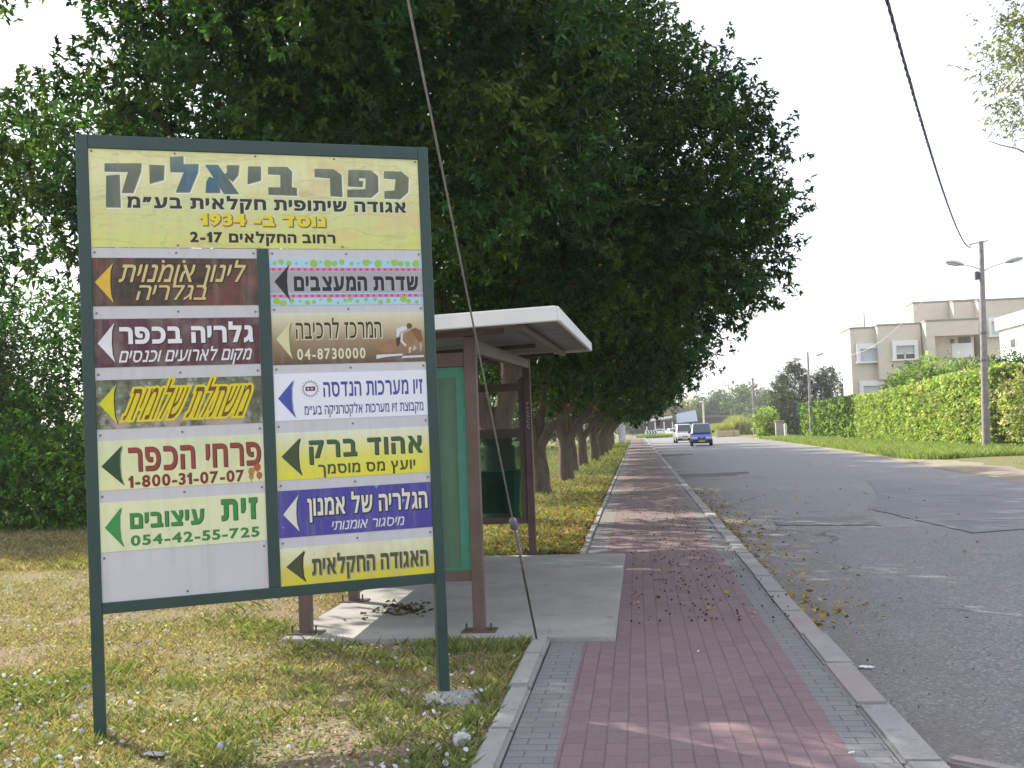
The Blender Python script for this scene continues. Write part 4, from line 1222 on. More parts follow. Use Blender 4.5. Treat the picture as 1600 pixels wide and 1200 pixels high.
isg = rng.random(len(X)) < np.clip((g - 0.56) / 0.22, 0.07, 0.32)
C = np.where(isg[:, None], GREENS[rng.integers(0, 4, len(X))], STRAWS[rng.integers(0, 4, len(X))]) * (0.75 + 0.5 * rng.random((len(X), 1)))
H = np.where(isg, 0.022 + 0.05 * rng.random(len(X)) * np.clip(g * 2, 0.5, 1.6), 0.010 + 0.028 * rng.random(len(X)))
blades('lawn_grass', X, Y, ground_h(X, Y), H, 0.004 + 0.003 * rng.random(len(X)), C, 0.7)
# the shaded far left of the lawn
n = 42000
Y = 13.0 + 14 * rng.random(n) ** 1.3; X = -0.30 * Y - rng.random(n) * 0.42 * Y
isg = rng.random(n) < np.clip((fbm(X, Y, 0.5) - 0.36) / 0.2 + (Y - 19) / 6, 0.2, 0.95)
C = np.where(isg[:, None], GREENS[rng.integers(0, 4, n)], STRAWS[rng.integers(0, 4, n)]) * (0.7 + 0.5 * rng.random((n, 1)))
blades('lawn_grass', X, Y, ground_h(X, Y), 0.03 + 0.06 * rng.random(n), 0.008 + 0.006 * rng.random(n), C, 0.6)
# longer green tufts along the slab, the kerb and in spots
n = 4500
cx = np.concatenate([rng.uniform(-1.7, -0.85, 36), rng.uniform(-0.98, -0.86, 26), rng.uniform(-3.6, -1.0, 70)])
cy = np.concatenate([rng.uniform(7.45, 7.88, 36), rng.uniform(5.0, 7.7, 26), rng.uniform(4.6, 7.2, 70)])
kk = rng.integers(0, len(cx), n)
X = cx[kk] + rng.normal(size=n) * 0.05; Y = cy[kk] + rng.normal(size=n) * 0.05
k = (~on_slab(X, Y)) & (X < -0.85); X, Y = X[k], Y[k]
blades('grass_tufts', X, Y, ground_h(X, Y), 0.03 + 0.055 * rng.random(len(X)), 0.004 + 0.003 * rng.random(len(X)), GREENS[rng.integers(0, 4, len(X))] * (0.8 + 0.6 * rng.random((len(X), 1))), 0.45)
# grass under and beyond the row of trees
n = 80000
Y = 13.3 + 95 * rng.random(n) ** 2.0; X = -0.86 - rng.random(n) ** 1.4 * (1.5 + 0.42 * Y)
isg = rng.random(n) < np.clip((fbm(X, Y, 0.4) - 0.35) / 0.2 + (Y > 38) * 0.6, 0.15, 0.95)
C = np.where(isg[:, None], GREENS[rng.integers(0, 4, n)] * 1.15, STRAWS[rng.integers(0, 4, n)] * 0.8) * (0.75 + 0.5 * rng.random((n, 1)))
sc = 1 + (Y - 13) / 30
blades('verge_grass', X, Y, ground_h(X, Y), (0.03 + 0.06 * rng.random(n)) * sc, 0.006 * sc, C, 0.5)
# creeping weeds with small round leaves
def flat_leaves(name, X, Y, Z, size, C, tilt=0.5, mat=M_litter, ar=0.6):
    n = len(X)
    a = rng.random(n) * 2 * math.pi
    D = unit(np.stack([np.cos(a), np.sin(a), rng.normal(size=n) * tilt], 1))
    return tag(link(name, leaf_mesh(name, np.stack([X, Y, Z], 1), D, size, size * ar, C, fold=0.3, droop=0.1), mat), kind='stuff')
n = 9000
X, Y = wedge(n * 3, 4.3, 10, pw=1.4); g = green_amount(X, Y)
k = (~on_slab(X, Y)) & (rng.random(len(X)) < np.clip((g - 0.52) / 0.2, 0.03, 0.30)); X, Y = X[k][:n], Y[k][:n]
flat_leaves('creeping_weeds', X, Y, ground_h(X, Y) + 0.01 + 0.03 * rng.random(len(X)), 0.012 + 0.018 * rng.random(len(X)), GREENS[rng.integers(0, 4, len(X))] * (0.8 + 0.7 * rng.random((len(X), 1))), 0.5, M_grass, 0.9)
# dry bits on the lawn
X, Y = wedge(9000, 4.3, 13, pw=1.4); k = ~on_slab(X, Y); X, Y = X[k], Y[k]
pal = np.array([(0.50, 0.42, 0.28), (0.35, 0.25, 0.13), (0.62, 0.55, 0.42), (0.20, 0.13, 0.07)])
flat_leaves('dry_leaf_bits', X, Y, ground_h(X, Y) + 0.012, 0.012 + 0.03 * rng.random(len(X)) ** 2, pal[rng.integers(0, 4, len(X))] * (0.7 + 0.6 * rng.random((len(X), 1))), 0.35)
# bindweed flowers: little pale funnels
def flowers():
    n = 430
    X, Y = wedge(n * 3, 4.4, 12.5, pw=1.2)
    g = fbm(X + 31, Y + 8, 0.9)
    k = (~on_slab(X, Y)) & (rng.random(len(X)) < np.clip((g - 0.42) / 0.2, 0.05, 1)); X, Y = X[k][:n], Y[k][:n]
    n = len(X); V = []; F = []; C = []
    for i in range(n):
        z = float(ground_h(X[i], Y[i])) + random.uniform(0.03, 0.075)
        r = random.uniform(0.009, 0.017)
        ax = Vector((random.gauss(0, 0.5), random.gauss(-0.4, 0.5), 1)).normalized(); s1 = ax.orthogonal().normalized(); s2 = ax.cross(s1)
        c = Vector((X[i], Y[i], z)); b0 = len(V)
        V.append(c - ax * r * 0.8); q = random.random()
        col = np.array([0.56, 0.53, 0.72]) * (0.8 + 0.35 * random.random()) if q < 0.8 else np.array([0.36, 0.36, 0.66])
        C.append(col * 1.1)
        for j in range(7):
            a = 2 * math.pi * j / 7
            V.append(c + (s1 * math.cos(a) + s2 * math.sin(a)) * r * random.uniform(0.9, 1.1)); C.append(col)
        F += [(b0, b0 + 1 + j, b0 + 1 + (j + 1) % 7) for j in range(7)]
    tag(link('bindweed_flowers', np_mesh('bindweed_flowers', np.array(V), np.array(F), colors=np.clip(np.array(C), 0, .9)), M_grass), kind='stuff')
flowers()
# fallen leaves: thick under the trees, thin along the path and the kerb
YEL = np.array([(0.46, 0.28, 0.05), (0.36, 0.20, 0.05), (0.50, 0.36, 0.09), (0.24, 0.14, 0.05), (0.17, 0.11, 0.06), (0.36, 0.30, 0.15)])
n = 7500
Y = 12.6 + 22 * rng.random(n) ** 1.5; X = -0.80 - rng.random(n) ** 1.3 * (1.0 + 0.30 * Y)
k = ~on_slab(X, Y); X, Y = X[k], Y[k]
flat_leaves('fallen_leaves', X, Y, ground_h(X, Y) + 0.02 + 0.03 * rng.random(len(X)), 0.045 + 0.06 * rng.random(len(X)), YEL[rng.integers(0, 6, len(X))] * (0.7 + 0.6 * rng.random((len(X), 1))), 0.3)
n = 620
Y = 8.8 + 20 * rng.random(n) ** 1.3; e = rng.random(n)
X = np.where(e < 0.42, 1.33 + 0.9 * rng.random(n) ** 2.2, np.where(e < 0.85, 0.95 - 1.5 * rng.random(n) ** 1.3, 1.3 + 5 * rng.random(n) ** 1.6))
Z = np.where(X > 1.31, ROADZ + 0.035, 0.016)
k = ~on_slab(X, Y); X, Y, Z = X[k], Y[k], Z[k]
flat_leaves('scattered_leaves', X, Y, Z, 0.028 + 0.04 * rng.random(len(X)), YEL[rng.integers(0, 6, len(X))] * (0.7 + 0.5 * rng.random((len(X), 1))), 0.12)
n = 900
Y = 8.6 + 20 * rng.random(n) ** 1.1; X = 1.325 + 0.55 * rng.random(n) ** 2.6
k = rng.random(n) < 0.25 + 0.75 * np.clip((vnoise(X * 0, Y, 0.8) - 0.35) / 0.25, 0, 1); X, Y = X[k], Y[k]
flat_leaves('gutter_leaves', X, Y, np.full(len(X), ROADZ + 0.025) + 0.03 * rng.random(len(X)), 0.025 + 0.045 * rng.random(len(X)), YEL[rng.integers(0, 6, len(X))] * (0.6 + 0.5 * rng.random((len(X), 1))), 0.2)
n = 90
flat_leaves('leaf_debris', rng.normal(-2.15, 0.16, n), rng.normal(9.25, 0.20, n), np.full(n, SLAB + 0.008), 0.03 + 0.05 * rng.random(n), np.array([(0.08, 0.06, 0.04)]) * (0.6 + rng.random((n, 1))), 0.15)
# figs and pebbles trodden on the path, gutter grit
def grit(name, X, Y, Z, R, col):
    n = len(X); o = np.array([(1, 0, 0), (-1, 0, 0), (0, 1, 0), (0, -1, 0), (0, 0, .8), (0, 0, -.8)])
    V = (np.stack([X, Y, Z], 1)[:, None, :] + o[None] * R[:, None, None] * (0.7 + 0.6 * rng.random((n, 6, 1)))).reshape(-1, 3)
    f = np.array([(0, 2, 4), (2, 1, 4), (1, 3, 4), (3, 0, 4), (2, 0, 5), (1, 2, 5), (3, 1, 5), (0, 3, 5)])
    F = (np.arange(n)[:, None, None] * 6 + f[None]).reshape(-1, 3)
    tag(link(name, np_mesh(name, V, F, colors=np.repeat(col, 6, 0)), M_litter), kind='stuff')
n = 420
Y = 8.5 + 13 * rng.random(n) ** 1.2; X = 0.5 + rng.normal(size=n) * 0.55
k = (X < 1.3) & (X > -0.18); X, Y = X[k], Y[k]
grit('trodden_figs', X, Y, np.full(len(X), 0.014), 0.005 + 0.008 * rng.random(len(X)), np.array([(0.05, 0.035, 0.03)]) * (0.6 + rng.random((len(X), 1))))
n = 900
Y = 5.5 + 22 * rng.random(n); X = 1.33 + 2.0 * rng.random(n) ** 2.5
grit('gutter_grit', X, Y, np.full(n, ROADZ + 0.012), 0.0025 + 0.006 * rng.random(n) ** 2, np.array([(0.14, 0.11, 0.08)]) * (0.4 + 1.6 * rng.random((n, 1))))

# ------------------------------------------------------------------ small litter
def crumpled(name, p, L, r, axis, mat, label, cat, seed, squash=0.6):
    rr = random.Random(seed); n = 12; R = 10; V = []; F = []
    ax = Vector(axis).normalized(); s1 = ax.orthogonal().normalized(); s2 = ax.cross(s1)
    prof = [0.55, 0.9, 1, 0.92, 1, 0.8, 0.95, 0.85, 0.45, 0.3]
    for i in range(R):
        for j in range(n):
            a = 2 * math.pi * j / n; q = r * prof[i] * rr.uniform(0.75, 1.1)
            v = s1 * math.cos(a) * q + s2 * math.sin(a) * q
            v = v + ax * (L * (i / (R - 1) - 0.5)) + Vector((0, 0, rr.uniform(-1, 1) * r * 0.15))
            v.z *= squash; V.append(Vector(p) + v + Vector((0, 0, r * squash)))
    for i in range(R - 1):
        for j in range(n): F.append((i * n + j, i * n + (j + 1) % n, (i + 1) * n + (j + 1) % n, (i + 1) * n + j))
    F += [tuple(range(n))[::-1], tuple(range((R - 1) * n, R * n))]
    b = MB(); b.add(V, F); o = b.build(name, mat); tag(o, label, cat); return o
t = NT('clear plastic'); t.base((0.8, 0.82, 0.84)); t.rough(0.12, 0.6)
tr = t.node('ShaderNodeBsdfTransparent'); tr.inputs[0].default_value = (0.95, 0.95, 0.95, 1)
mx = t.node('ShaderNodeMixShader'); mx.inputs[0].default_value = 0.62
t.l(t.b.outputs[0], mx.inputs[1]); t.l(tr.outputs[0], mx.inputs[2]); t.l(mx.outputs[0], t.out.inputs[0])
p = gx(722, 1166); crumpled('plastic_cup', (p.x, p.y, 0.0), 0.13, 0.045, (0.35, -0.8, 0.45), t.m, 'crumpled clear plastic cup lying in the grass beside the lawn kerb', 'cup', 3, 0.8)
M_paper = plain('white paper', (0.75, 0.75, 0.76), 0.7, 0.2, 0.05)
p = gx(1347, 1046, ROADZ); crumpled('litter_scrap', (p.x + 0.03, p.y, ROADZ + 0.008), 0.10, 0.024, (1, -0.25, 0.0), M_paper, 'flattened white scrap lying on the asphalt right against the kerb', 'litter', 8, 0.35)
p = gx(242, 1180); crumpled('paper_tissue', (p.x, p.y, 0.0), 0.13, 0.035, (0.9, -0.4, 0.1), plain('soiled tissue', (0.42, 0.41, 0.38), 0.8), 'flat soiled tissue in the grass near the left sign post', 'litter', 5, 0.22)
for px, py, an, lab in ((1331, 1181, 0.35, 'white cigarette end on the red pavers at the very front near the grey border'), (1091, 1021, 1.2, 'tiny white butt on the red pavers farther up the path')):
    p = gx(px, py); d = Vector((math.cos(an), math.sin(an), 0)) * 0.014
    b = MB(); b.tube([Vector((p.x, p.y, 0.016)) - d, Vector((p.x, p.y, 0.016)) + d], 0.0045, 8)
    tag(b.build('cigarette_butt', M_paper), lab, 'cigarette butt')

# green litter bin standing behind the shelter's far panel
bx, by = -1.86, 15.0
binr = empty('hanging_bin', (0.18, 2.98, 0.50)); binr.parent = shel
M_bin = plain('dark green plastic', (0.03, 0.13, 0.10), 0.45)
b = MB(); V = []; n = 28
for z, r in ((0.0, 0.24), (0.02, 0.25), (0.50, 0.29), (0.52, 0.30)):
    V += [(r * (1 + 0.04 * (i % 2)) * math.cos(2 * math.pi * i / n), r * (1 + 0.04 * (i % 2)) * math.sin(2 * math.pi * i / n), z) for i in range(n)]
b.add(V, [(k * n + i, k * n + (i + 1) % n, (k + 1) * n + (i + 1) % n, (k + 1) * n + i) for k in range(3) for i in range(n)] + [tuple(range(n))[::-1], tuple(range(3 * n, 4 * n))])
b.build('body', M_bin, binr)
b = MB(); b.tube([(0, 0, 0.515), (0, 0, 0.54)], 0.31, 24); b.build('rim', M_bin, binr)

# ------------------------------------------------------------------ more trees and shrubs
def broad_tree(loc, label, ells, stems, npts, twigs, lv, ll, lw, pal, spread=0.3, tl=0.5, mat=M_leaf, group=None, hexa=False, name='broadleaf_tree', cat='tree', bark=M_bark, lo=0.35, cut=-0.7, droop=0.12):
    t = empty(name, loc, 0, label, cat, group)
    if stems: trunk_mesh(t, [(limb_path(a, b_, 0.1, seed=i * 7 + int(abs(loc[0]) * 3)), (r0, r1)) for i, (a, b_, r0, r1) in enumerate(stems)], bark)
    P, out = crown_points(ells, npts, lo, cut)
    foliage('crown', P, out, mat, t, twigs, lv, ll, lw, spread, tl, pal, hexa=hexa, droop=droop)
    return t
GRN = [(0.045, 0.10, 0.025), (0.06, 0.13, 0.03), (0.035, 0.08, 0.022), (0.085, 0.15, 0.03)]
LIM = [(0.29, 0.40, 0.12), (0.34, 0.44, 0.15), (0.23, 0.33, 0.09), (0.38, 0.46, 0.19)]
CRM = [(0.40, 0.42, 0.20), (0.28, 0.35, 0.10), (0.50, 0.48, 0.30), (0.20, 0.27, 0.08)]
OLV = [(0.10, 0.13, 0.05), (0.07, 0.10, 0.04), (0.13, 0.15, 0.06)]
st = lambda h, s: [((0, 0, -0.1), (0.05, 0, h), s, s * 0.7), ((0, 0, h * 0.9), (-1.2 * h / 2, 0.3, h * 2.2), s * 0.5, s * 0.15), ((0, 0, h * 0.9), (1.1 * h / 2, -0.3, h * 2.1), s * 0.5, s * 0.15)]
broad_tree((-8.9, 16.4, 0), 'loose leafed tree at the left edge of the photo, sky showing through its crown', [(0.0, 0, 5.7, 1.3, 1.3, 1.3), (0.4, 0, 6.6, 1.0, 1.0, 0.7), (1.0, 0.2, 4.0, 0.8, 0.8, 0.8)], [((0.9, 0.3, -0.1), (0.5, 0.2, 4.8), 0.12, 0.05), ((0.7, 0.25, 3.0), (-0.4, 0, 5.8), 0.06, 0.02)], 120, 6, 11, 0.13, 0.055, FIC, 0.3, 0.5, hexa=True)
broad_tree((-13.2, 22.5, 0), 'dense dark tree on the left, its low crown behind the left sign post', [(0, 0, 3.2, 2.6, 2.2, 1.7), (2.2, 0.2, 3.6, 1.7, 1.6, 1.4), (-2.4, 0, 3.0, 2, 2, 1.7), (-4.5, -1.0, 3.9, 2.4, 2.2, 2.8), (-3.6, -2.4, 3.4, 1.9, 1.5, 2.2), (-1.2, -2.9, 4.2, 1.4, 1.2, 1.4)], st(1.4, 0.2), 1000, 6, 9, 0.15, 0.07, [(0.036, 0.11, 0.018), (0.05, 0.13, 0.02), (0.028, 0.08, 0.016)], 0.3, 0.45)  # later lobes reach out of view, added to throw shade on the lawn
broad_tree((-12.6, 20.4, 0), 'dark green shrub with lighter shoots at the lower left, growing to the ground', [(0, 0, 1.3, 1.9, 1.2, 1.3), (-1.6, 0, 1.6, 1.5, 1.2, 1.4), (1.0, -0.3, 0.7, 1.0, 0.8, 0.7)], None, 700, 6, 9, 0.11, 0.06, [(0.06, 0.19, 0.02), (0.09, 0.23, 0.03), (0.045, 0.14, 0.018), (0.14, 0.29, 0.035)], 0.2, 0.35, name='shrub', cat='shrub', cut=-1)
broad_tree((-11.2, 23.5, 0), 'light green leafy shrub beside the left sign post, brighter than its neighbour', [(0, 0, 1.6, 1.1, 1.0, 1.6), (0.5, 0.2, 2.5, 0.9, 0.8, 0.9)], None, 190, 6, 8, 0.12, 0.055, [(0.11, 0.25, 0.035), (0.15, 0.30, 0.045), (0.08, 0.19, 0.03)], 0.22, 0.4, name='shrub', cat='shrub', cut=-1)
# trees far behind the lawn, seen between the trunks
far_l = [(-26, 62, 'leafy tree far across the lawn, left of the row of trunks'), (-17, 74, 'round tree far across the lawn behind the V-forked trunk'), (-12, 92, 'tree standing far behind the first trunks beyond the shelter'), (-34, 80, 'broad tree at the back of the lawn, hidden mostly by the sign'), (-22, 100, 'tall tree at the back of the lawn behind the sign board'), (-8.5, 118, 'tree at the far end of the lawn beside the picket fence')]
src = None
for i, (x, y, lab) in enumerate(far_l):
    if src is None:
        src = o = broad_tree((x, y, 0), lab, [(0, 0, 4.2, 4.6, 4, 3.6), (2.6, 0, 3.2, 3.2, 3, 2.6), (-2.8, 0, 3.4, 3.2, 3, 2.8)], st(2.0, 0.25), 420, 5, 8, 0.30, 0.14, GRN, 0.5, 0.8, group='trees at the back of the lawn', cut=-0.9)
    else:
        o = copy_tree(src); o.location = (x, y, 0); o.rotation_euler = (0, 0, i * 1.3); o.scale = (1 + 0.1 * (i % 3), 1, 0.9 + 0.12 * (i % 4)); tag(o, lab)

# tree belt beyond the end of the road
belt = [(1012, 648, 290, 'far'), (1045, 634, 300, 'far'), (1075, 622, 310, 'tall'), (1112, 612, 300, 'tall'), (1146, 602, 300, 'tall'), (1170, 604, 290, 'tall'), (1203, 614, 280, 'far'), (1230, 622, 270, 'far')]
labs = ['lowest green tree at the end of the road beside the overhanging ficus', 'green tree rising behind the left end of the warehouse roof', 'yellowish tree rising behind the right end of the warehouse roof', 'grey green tree right of the pale far lamp pole', 'highest tree of the far belt, left of the slim utility pole',
        'high round tree of the far belt, directly behind the slim utility pole', 'mid height far tree right of the slim utility pole', 'far tree left of the dark conifer, half hidden by it']
FAR = [(0.10, 0.15, 0.07), (0.13, 0.18, 0.09), (0.08, 0.125, 0.065)]
for i, ((px, py, Yd, kind), lab) in enumerate(zip(belt, labs)):
    p = at(px, py, Yd)
    pal = [(0.20, 0.21, 0.08), (0.16, 0.19, 0.07)] if i == 2 else FAR
    h = p.z
    broad_tree((p.x, Yd, 0), lab, [(0, 0, h * 0.55, 5.0, 4, h * 0.44), (3.2, 0, h * 0.42, 3.6, 3, h * 0.38), (-3.4, 0, h * 0.45, 3.6, 3, h * 0.36), (0.5, 0, h * 0.25, 5.5, 3, h * 0.25)], [((0, 0, -0.1), (0, 0, h * 0.5), 0.3, 0.15)], 260, 5, 7, 0.62, 0.36, pal, 0.6, 1.0, mat=M_soft, group='trees beyond the end of the road', cut=-1)
# wood on the horizon that reads as one mass
n = 2600
th = rng.uniform(-0.75, 0.95, n); Rr = rng.uniform(420, 520, n)
P = np.stack([np.sin(th) * Rr, np.cos(th) * Rr, rng.random(n) * (7 + 4 * vnoise(th * 40, th * 0, 1.0))], 1)
wood = foliage('distant_wood', P, np.tile(np.array([[0, -0.6, 0.7]]), (n, 1)), M_soft, None, 5, 6, 2.0, 1.4, 1.8, 2.0, FAR, hexa=False)
tag(wood, kind='stuff')

# ------------------------------------------------------------------ far side of the road: hedge, shrubs, conifers
def hedge(label, x0, x1, y0, y1, h0, h1, pal, seed):
    r = np.random.default_rng(seed)
    t = empty('hedge', (x0, (y0 + y1) / 2, 0), 0, label, 'hedge', 'clipped hedge sections across the road')
    L = y1 - y0; w = x1 - x0
    b = MB(); b.box(0.25, w - 0.2, -L / 2 + 0.15, L / 2 - 0.15, 0, min(h0, h1) - 0.3); b.build('branches', plain('hedge wood', (0.055, 0.06, 0.03), 0.9, 0.1), t)
    area_ = L * 3.4 + w * L + w * 3.4 * 2; n = int(area_ * 21)
    f = r.random(n); yy = r.uniform(-L / 2, L / 2, n); hh = h0 + (h1 - h0) * (yy / L + 0.5) + 0.06 * (vnoise(yy + seed * 3, yy * 0, 0.9) - 0.5) * 2
    P = np.zeros((n, 3)); O = np.zeros((n, 3))
    a = f < 0.55; P[a] = np.stack([0.12 * r.random(a.sum()) + 0.10 * (vnoise(yy[a], hh[a] * r.random(a.sum()), 0.8) - 0.4), yy[a], r.random(a.sum()) * hh[a]], 1); O[a] = (-1, 0, 0.25)
    c = (f >= 0.55) & (f < 0.80); P[c] = np.stack([w * r.random(c.sum()), yy[c], hh[c] - 0.1 * r.random(c.sum())], 1); O[c] = (0, 0, 1)
    d = f >= 0.80; P[d] = np.stack([w * r.random(d.sum()), np.full(d.sum(), -L / 2) + 0.1 * r.random(d.sum()), r.random(d.sum()) * h0], 1); O[d] = (0, -1, 0.25)
    foliage('leaves', P, O, M_soft, t, 5, 6, 0.14, 0.10, 0.08, 0.17, pal, hexa=False)
HX = 16.4
hedge('dark evenly clipped hedge section farthest along, left end of the hedge', HX + 0.5, HX + 2.0, 83.5, 112, 3.3, 3.3, GRN + LIM[:2], 1)
hedge('pale narrow hedge section between the dark one and a green one', HX + 0.3, HX + 1.8, 74.5, 83.2, 3.2, 3.25, CRM[:2] + LIM[:2], 2)
hedge('bright green narrow hedge section below the round shrub', HX + 0.15, HX + 1.7, 67.5, 74.2, 3.35, 3.3, LIM + CRM[:1], 3)
hedge('tallest and broadest hedge section, behind the nearest lamp pole', HX, HX + 1.7, 51.5, 67.2, 3.75, 3.35, LIM + CRM[1:3], 4)
broad_tree((16.9, 46.6, 0), 'cream flowering shrub at the right edge of the photo, right of the lamp pole', [(0, 0, 1.7, 1.8, 1.5, 1.6), (1.3, 0, 1.9, 1.5, 1.4, 1.5), (-0.5, 0.2, 2.4, 1.0, 1.0, 0.8)], None, 420, 5, 7, 0.14, 0.09, CRM + [(0.42, 0.38, 0.26)], 0.18, 0.3, mat=M_soft, name='shrub', cat='shrub', cut=-1)
broad_tree((20.6, 76, 0), 'round bright green shrub rising above the hedge before the beige building', [(0, 0, 4.0, 2.6, 2.0, 1.6), (2.2, 0, 3.7, 2.0, 1.8, 1.5), (-1.6, 0, 3.4, 1.6, 1.5, 1.2)], st(1.6, 0.15), 300, 5, 7, 0.20, 0.12, LIM[:3] + GRN[3:], 0.25, 0.4, mat=M_soft, name='shrub', cat='shrub')
broad_tree((22.6, 66, 0), 'deeper green shrub above the hedge, behind the nearest lamp pole', [(0, 0, 3.5, 2.2, 1.8, 1.5), (2.2, 0, 3.3, 1.9, 1.6, 1.4)], st(1.5, 0.14), 240, 5, 7, 0.19, 0.12, GRN + LIM[:1], 0.25, 0.4, mat=M_soft, name='shrub', cat='shrub')
p = at(1197, 676, 120); broad_tree((p.x, 120, 0), 'yellow green bush where the verge ends, by the stone gate pillar', [(0, 0, 1.7, 1.3, 1.2, 1.6), (0.6, 0, 1.0, 1.2, 1.0, 1.0)], None, 200, 5, 6, 0.24, 0.14, LIM, 0.22, 0.35, mat=M_soft, name='shrub', cat='shrub', cut=-1)
def conifer(px, ptop, Yd, rad, label, pal, n=220, name='conifer_tree'):
    p = at(px, ptop, Yd); h = p.z
    t = empty(name, (p.x, Yd, 0), 0, label, 'tree')
    trunk_mesh(t, [(limb_path((0, 0, -0.1), (0, 0, h * 0.9), 0, seed=3), (0.2, 0.04))], M_bark)
    z = h * (0.03 + 0.97 * rng.random(n) ** 1.5); rr = 1.2 * rad * (1 - z / h) ** 0.75 * (0.35 + 0.75 * rng.random(n)) ; a = rng.random(n) * 6.283
    P = np.stack([rr * np.cos(a), rr * np.sin(a), z], 1); O = unit(np.stack([np.cos(a), np.sin(a), np.full(n, 0.3)], 1))
    foliage('crown', P, O, M_soft, t, 5, 7, 0.34, 0.10, 0.28, 0.55, pal, hexa=False)
CON = [(0.035, 0.055, 0.035), (0.045, 0.07, 0.045), (0.06, 0.08, 0.05)]
conifer(1240, 570, 130, 3.6, 'large dark conifer left of the far double lamp pole', CON, 420)
conifer(1222, 590, 134, 2.6, 'greyish conifer at the left flank of the large dark one', [(0.10, 0.11, 0.09), (0.07, 0.085, 0.06)], 200)
conifer(1281, 582, 128, 1.9, 'dark conifer just right of the far double lamp pole', CON, 200)
conifer(1297, 576, 132, 1.3, 'tallest slim cypress left of the beige building', CON, 160, 'cypress_tree')
conifer(1318, 598, 150, 0.8, 'smallest slim cypress next to the beige building corner', CON, 110, 'cypress_tree')
# tall eucalyptus leaning into the upper right corner
broad_tree((16.2, 41, 0), 'tall thin eucalyptus reaching into the upper right corner of the photo', [(-1.2, 0, 14.6, 1.5, 1.6, 1.5), (0.3, 0, 15.6, 1.8, 1.8, 1.5), (-0.4, 0.4, 13.0, 1.3, 1.3, 1.0), (1.5, 0, 13.8, 1.8, 1.8, 1.8)],
           [((0, 0, -0.1), (0.6, 0, 8.5), 0.32, 0.2), ((0.6, 0, 8.4), (-1.0, 0, 14.8), 0.16, 0.04), ((0.6, 0, 8.4), (1.6, 0.3, 14.6), 0.16, 0.05), ((0.2, 0, 10.4), (-2.6, 0.2, 11.9), 0.07, 0.015), ((-0.2, 0, 11.6), (-1.2, 0.4, 13.6), 0.06, 0.02)],
           150, 6, 8, 0.20, 0.035, [(0.20, 0.22, 0.08), (0.15, 0.17, 0.07), (0.26, 0.26, 0.10)], 0.35, 0.7, mat=M_soft, name='eucalyptus_tree', bark=M_bark2, lo=0.1, droop=0.6)
# bright verge grass across the road and dry reeds at the bend
n = 34000
Y = 42 + 85 * rng.random(n) ** 1.5; xr = np.interp(Y, [-30, 10, 27, 44, 64, 100, 140, 160], [8.3, 8.6, 9.3, 10.3, 11.3, 12.6, 13.5, 12.2]) + 0.30 + np.clip(2.4 - (Y - 38) * 0.40, 0, 2.4)
X = xr + (HX + 0.5 - xr) * rng.random(n)
blades('verge_grass', X, Y, -0.05 + 0 * X, 0.12 + 0.30 * rng.random(n), 0.02 + 0.02 * rng.random(n), np.array(LIM)[rng.integers(0, 4, n)] * np.array([0.74, 0.70, 0.72]) * (0.8 + 0.5 * rng.random((n, 1))), 0.35)
n = 1500
X = rng.uniform(10.5, 14, n) + 1.5; Y = rng.uniform(30, 36, n)
blades('verge_grass', X, Y, -0.05 + 0 * X, 0.06 + 0.12 * rng.random(n), 0.015 + 0.01 * rng.random(n), np.array(GREENS)[rng.integers(0, 4, n)], 0.35)
n = 9000
X = rng.uniform(12.2, 20, n); Y = rng.uniform(165, 185, n)
hh = 1.2 + 2.0 * vnoise(X, Y * 0, 0.5)
blades('dry_reeds', X, Y, 0 * X - 0.05, hh * (0.6 + 0.5 * rng.random(n)), 0.12 + 0.08 * rng.random(n), np.array([(0.30, 0.30, 0.10), (0.38, 0.34, 0.14), (0.20, 0.25, 0.07)])[rng.integers(0, 3, n)], 0.12)

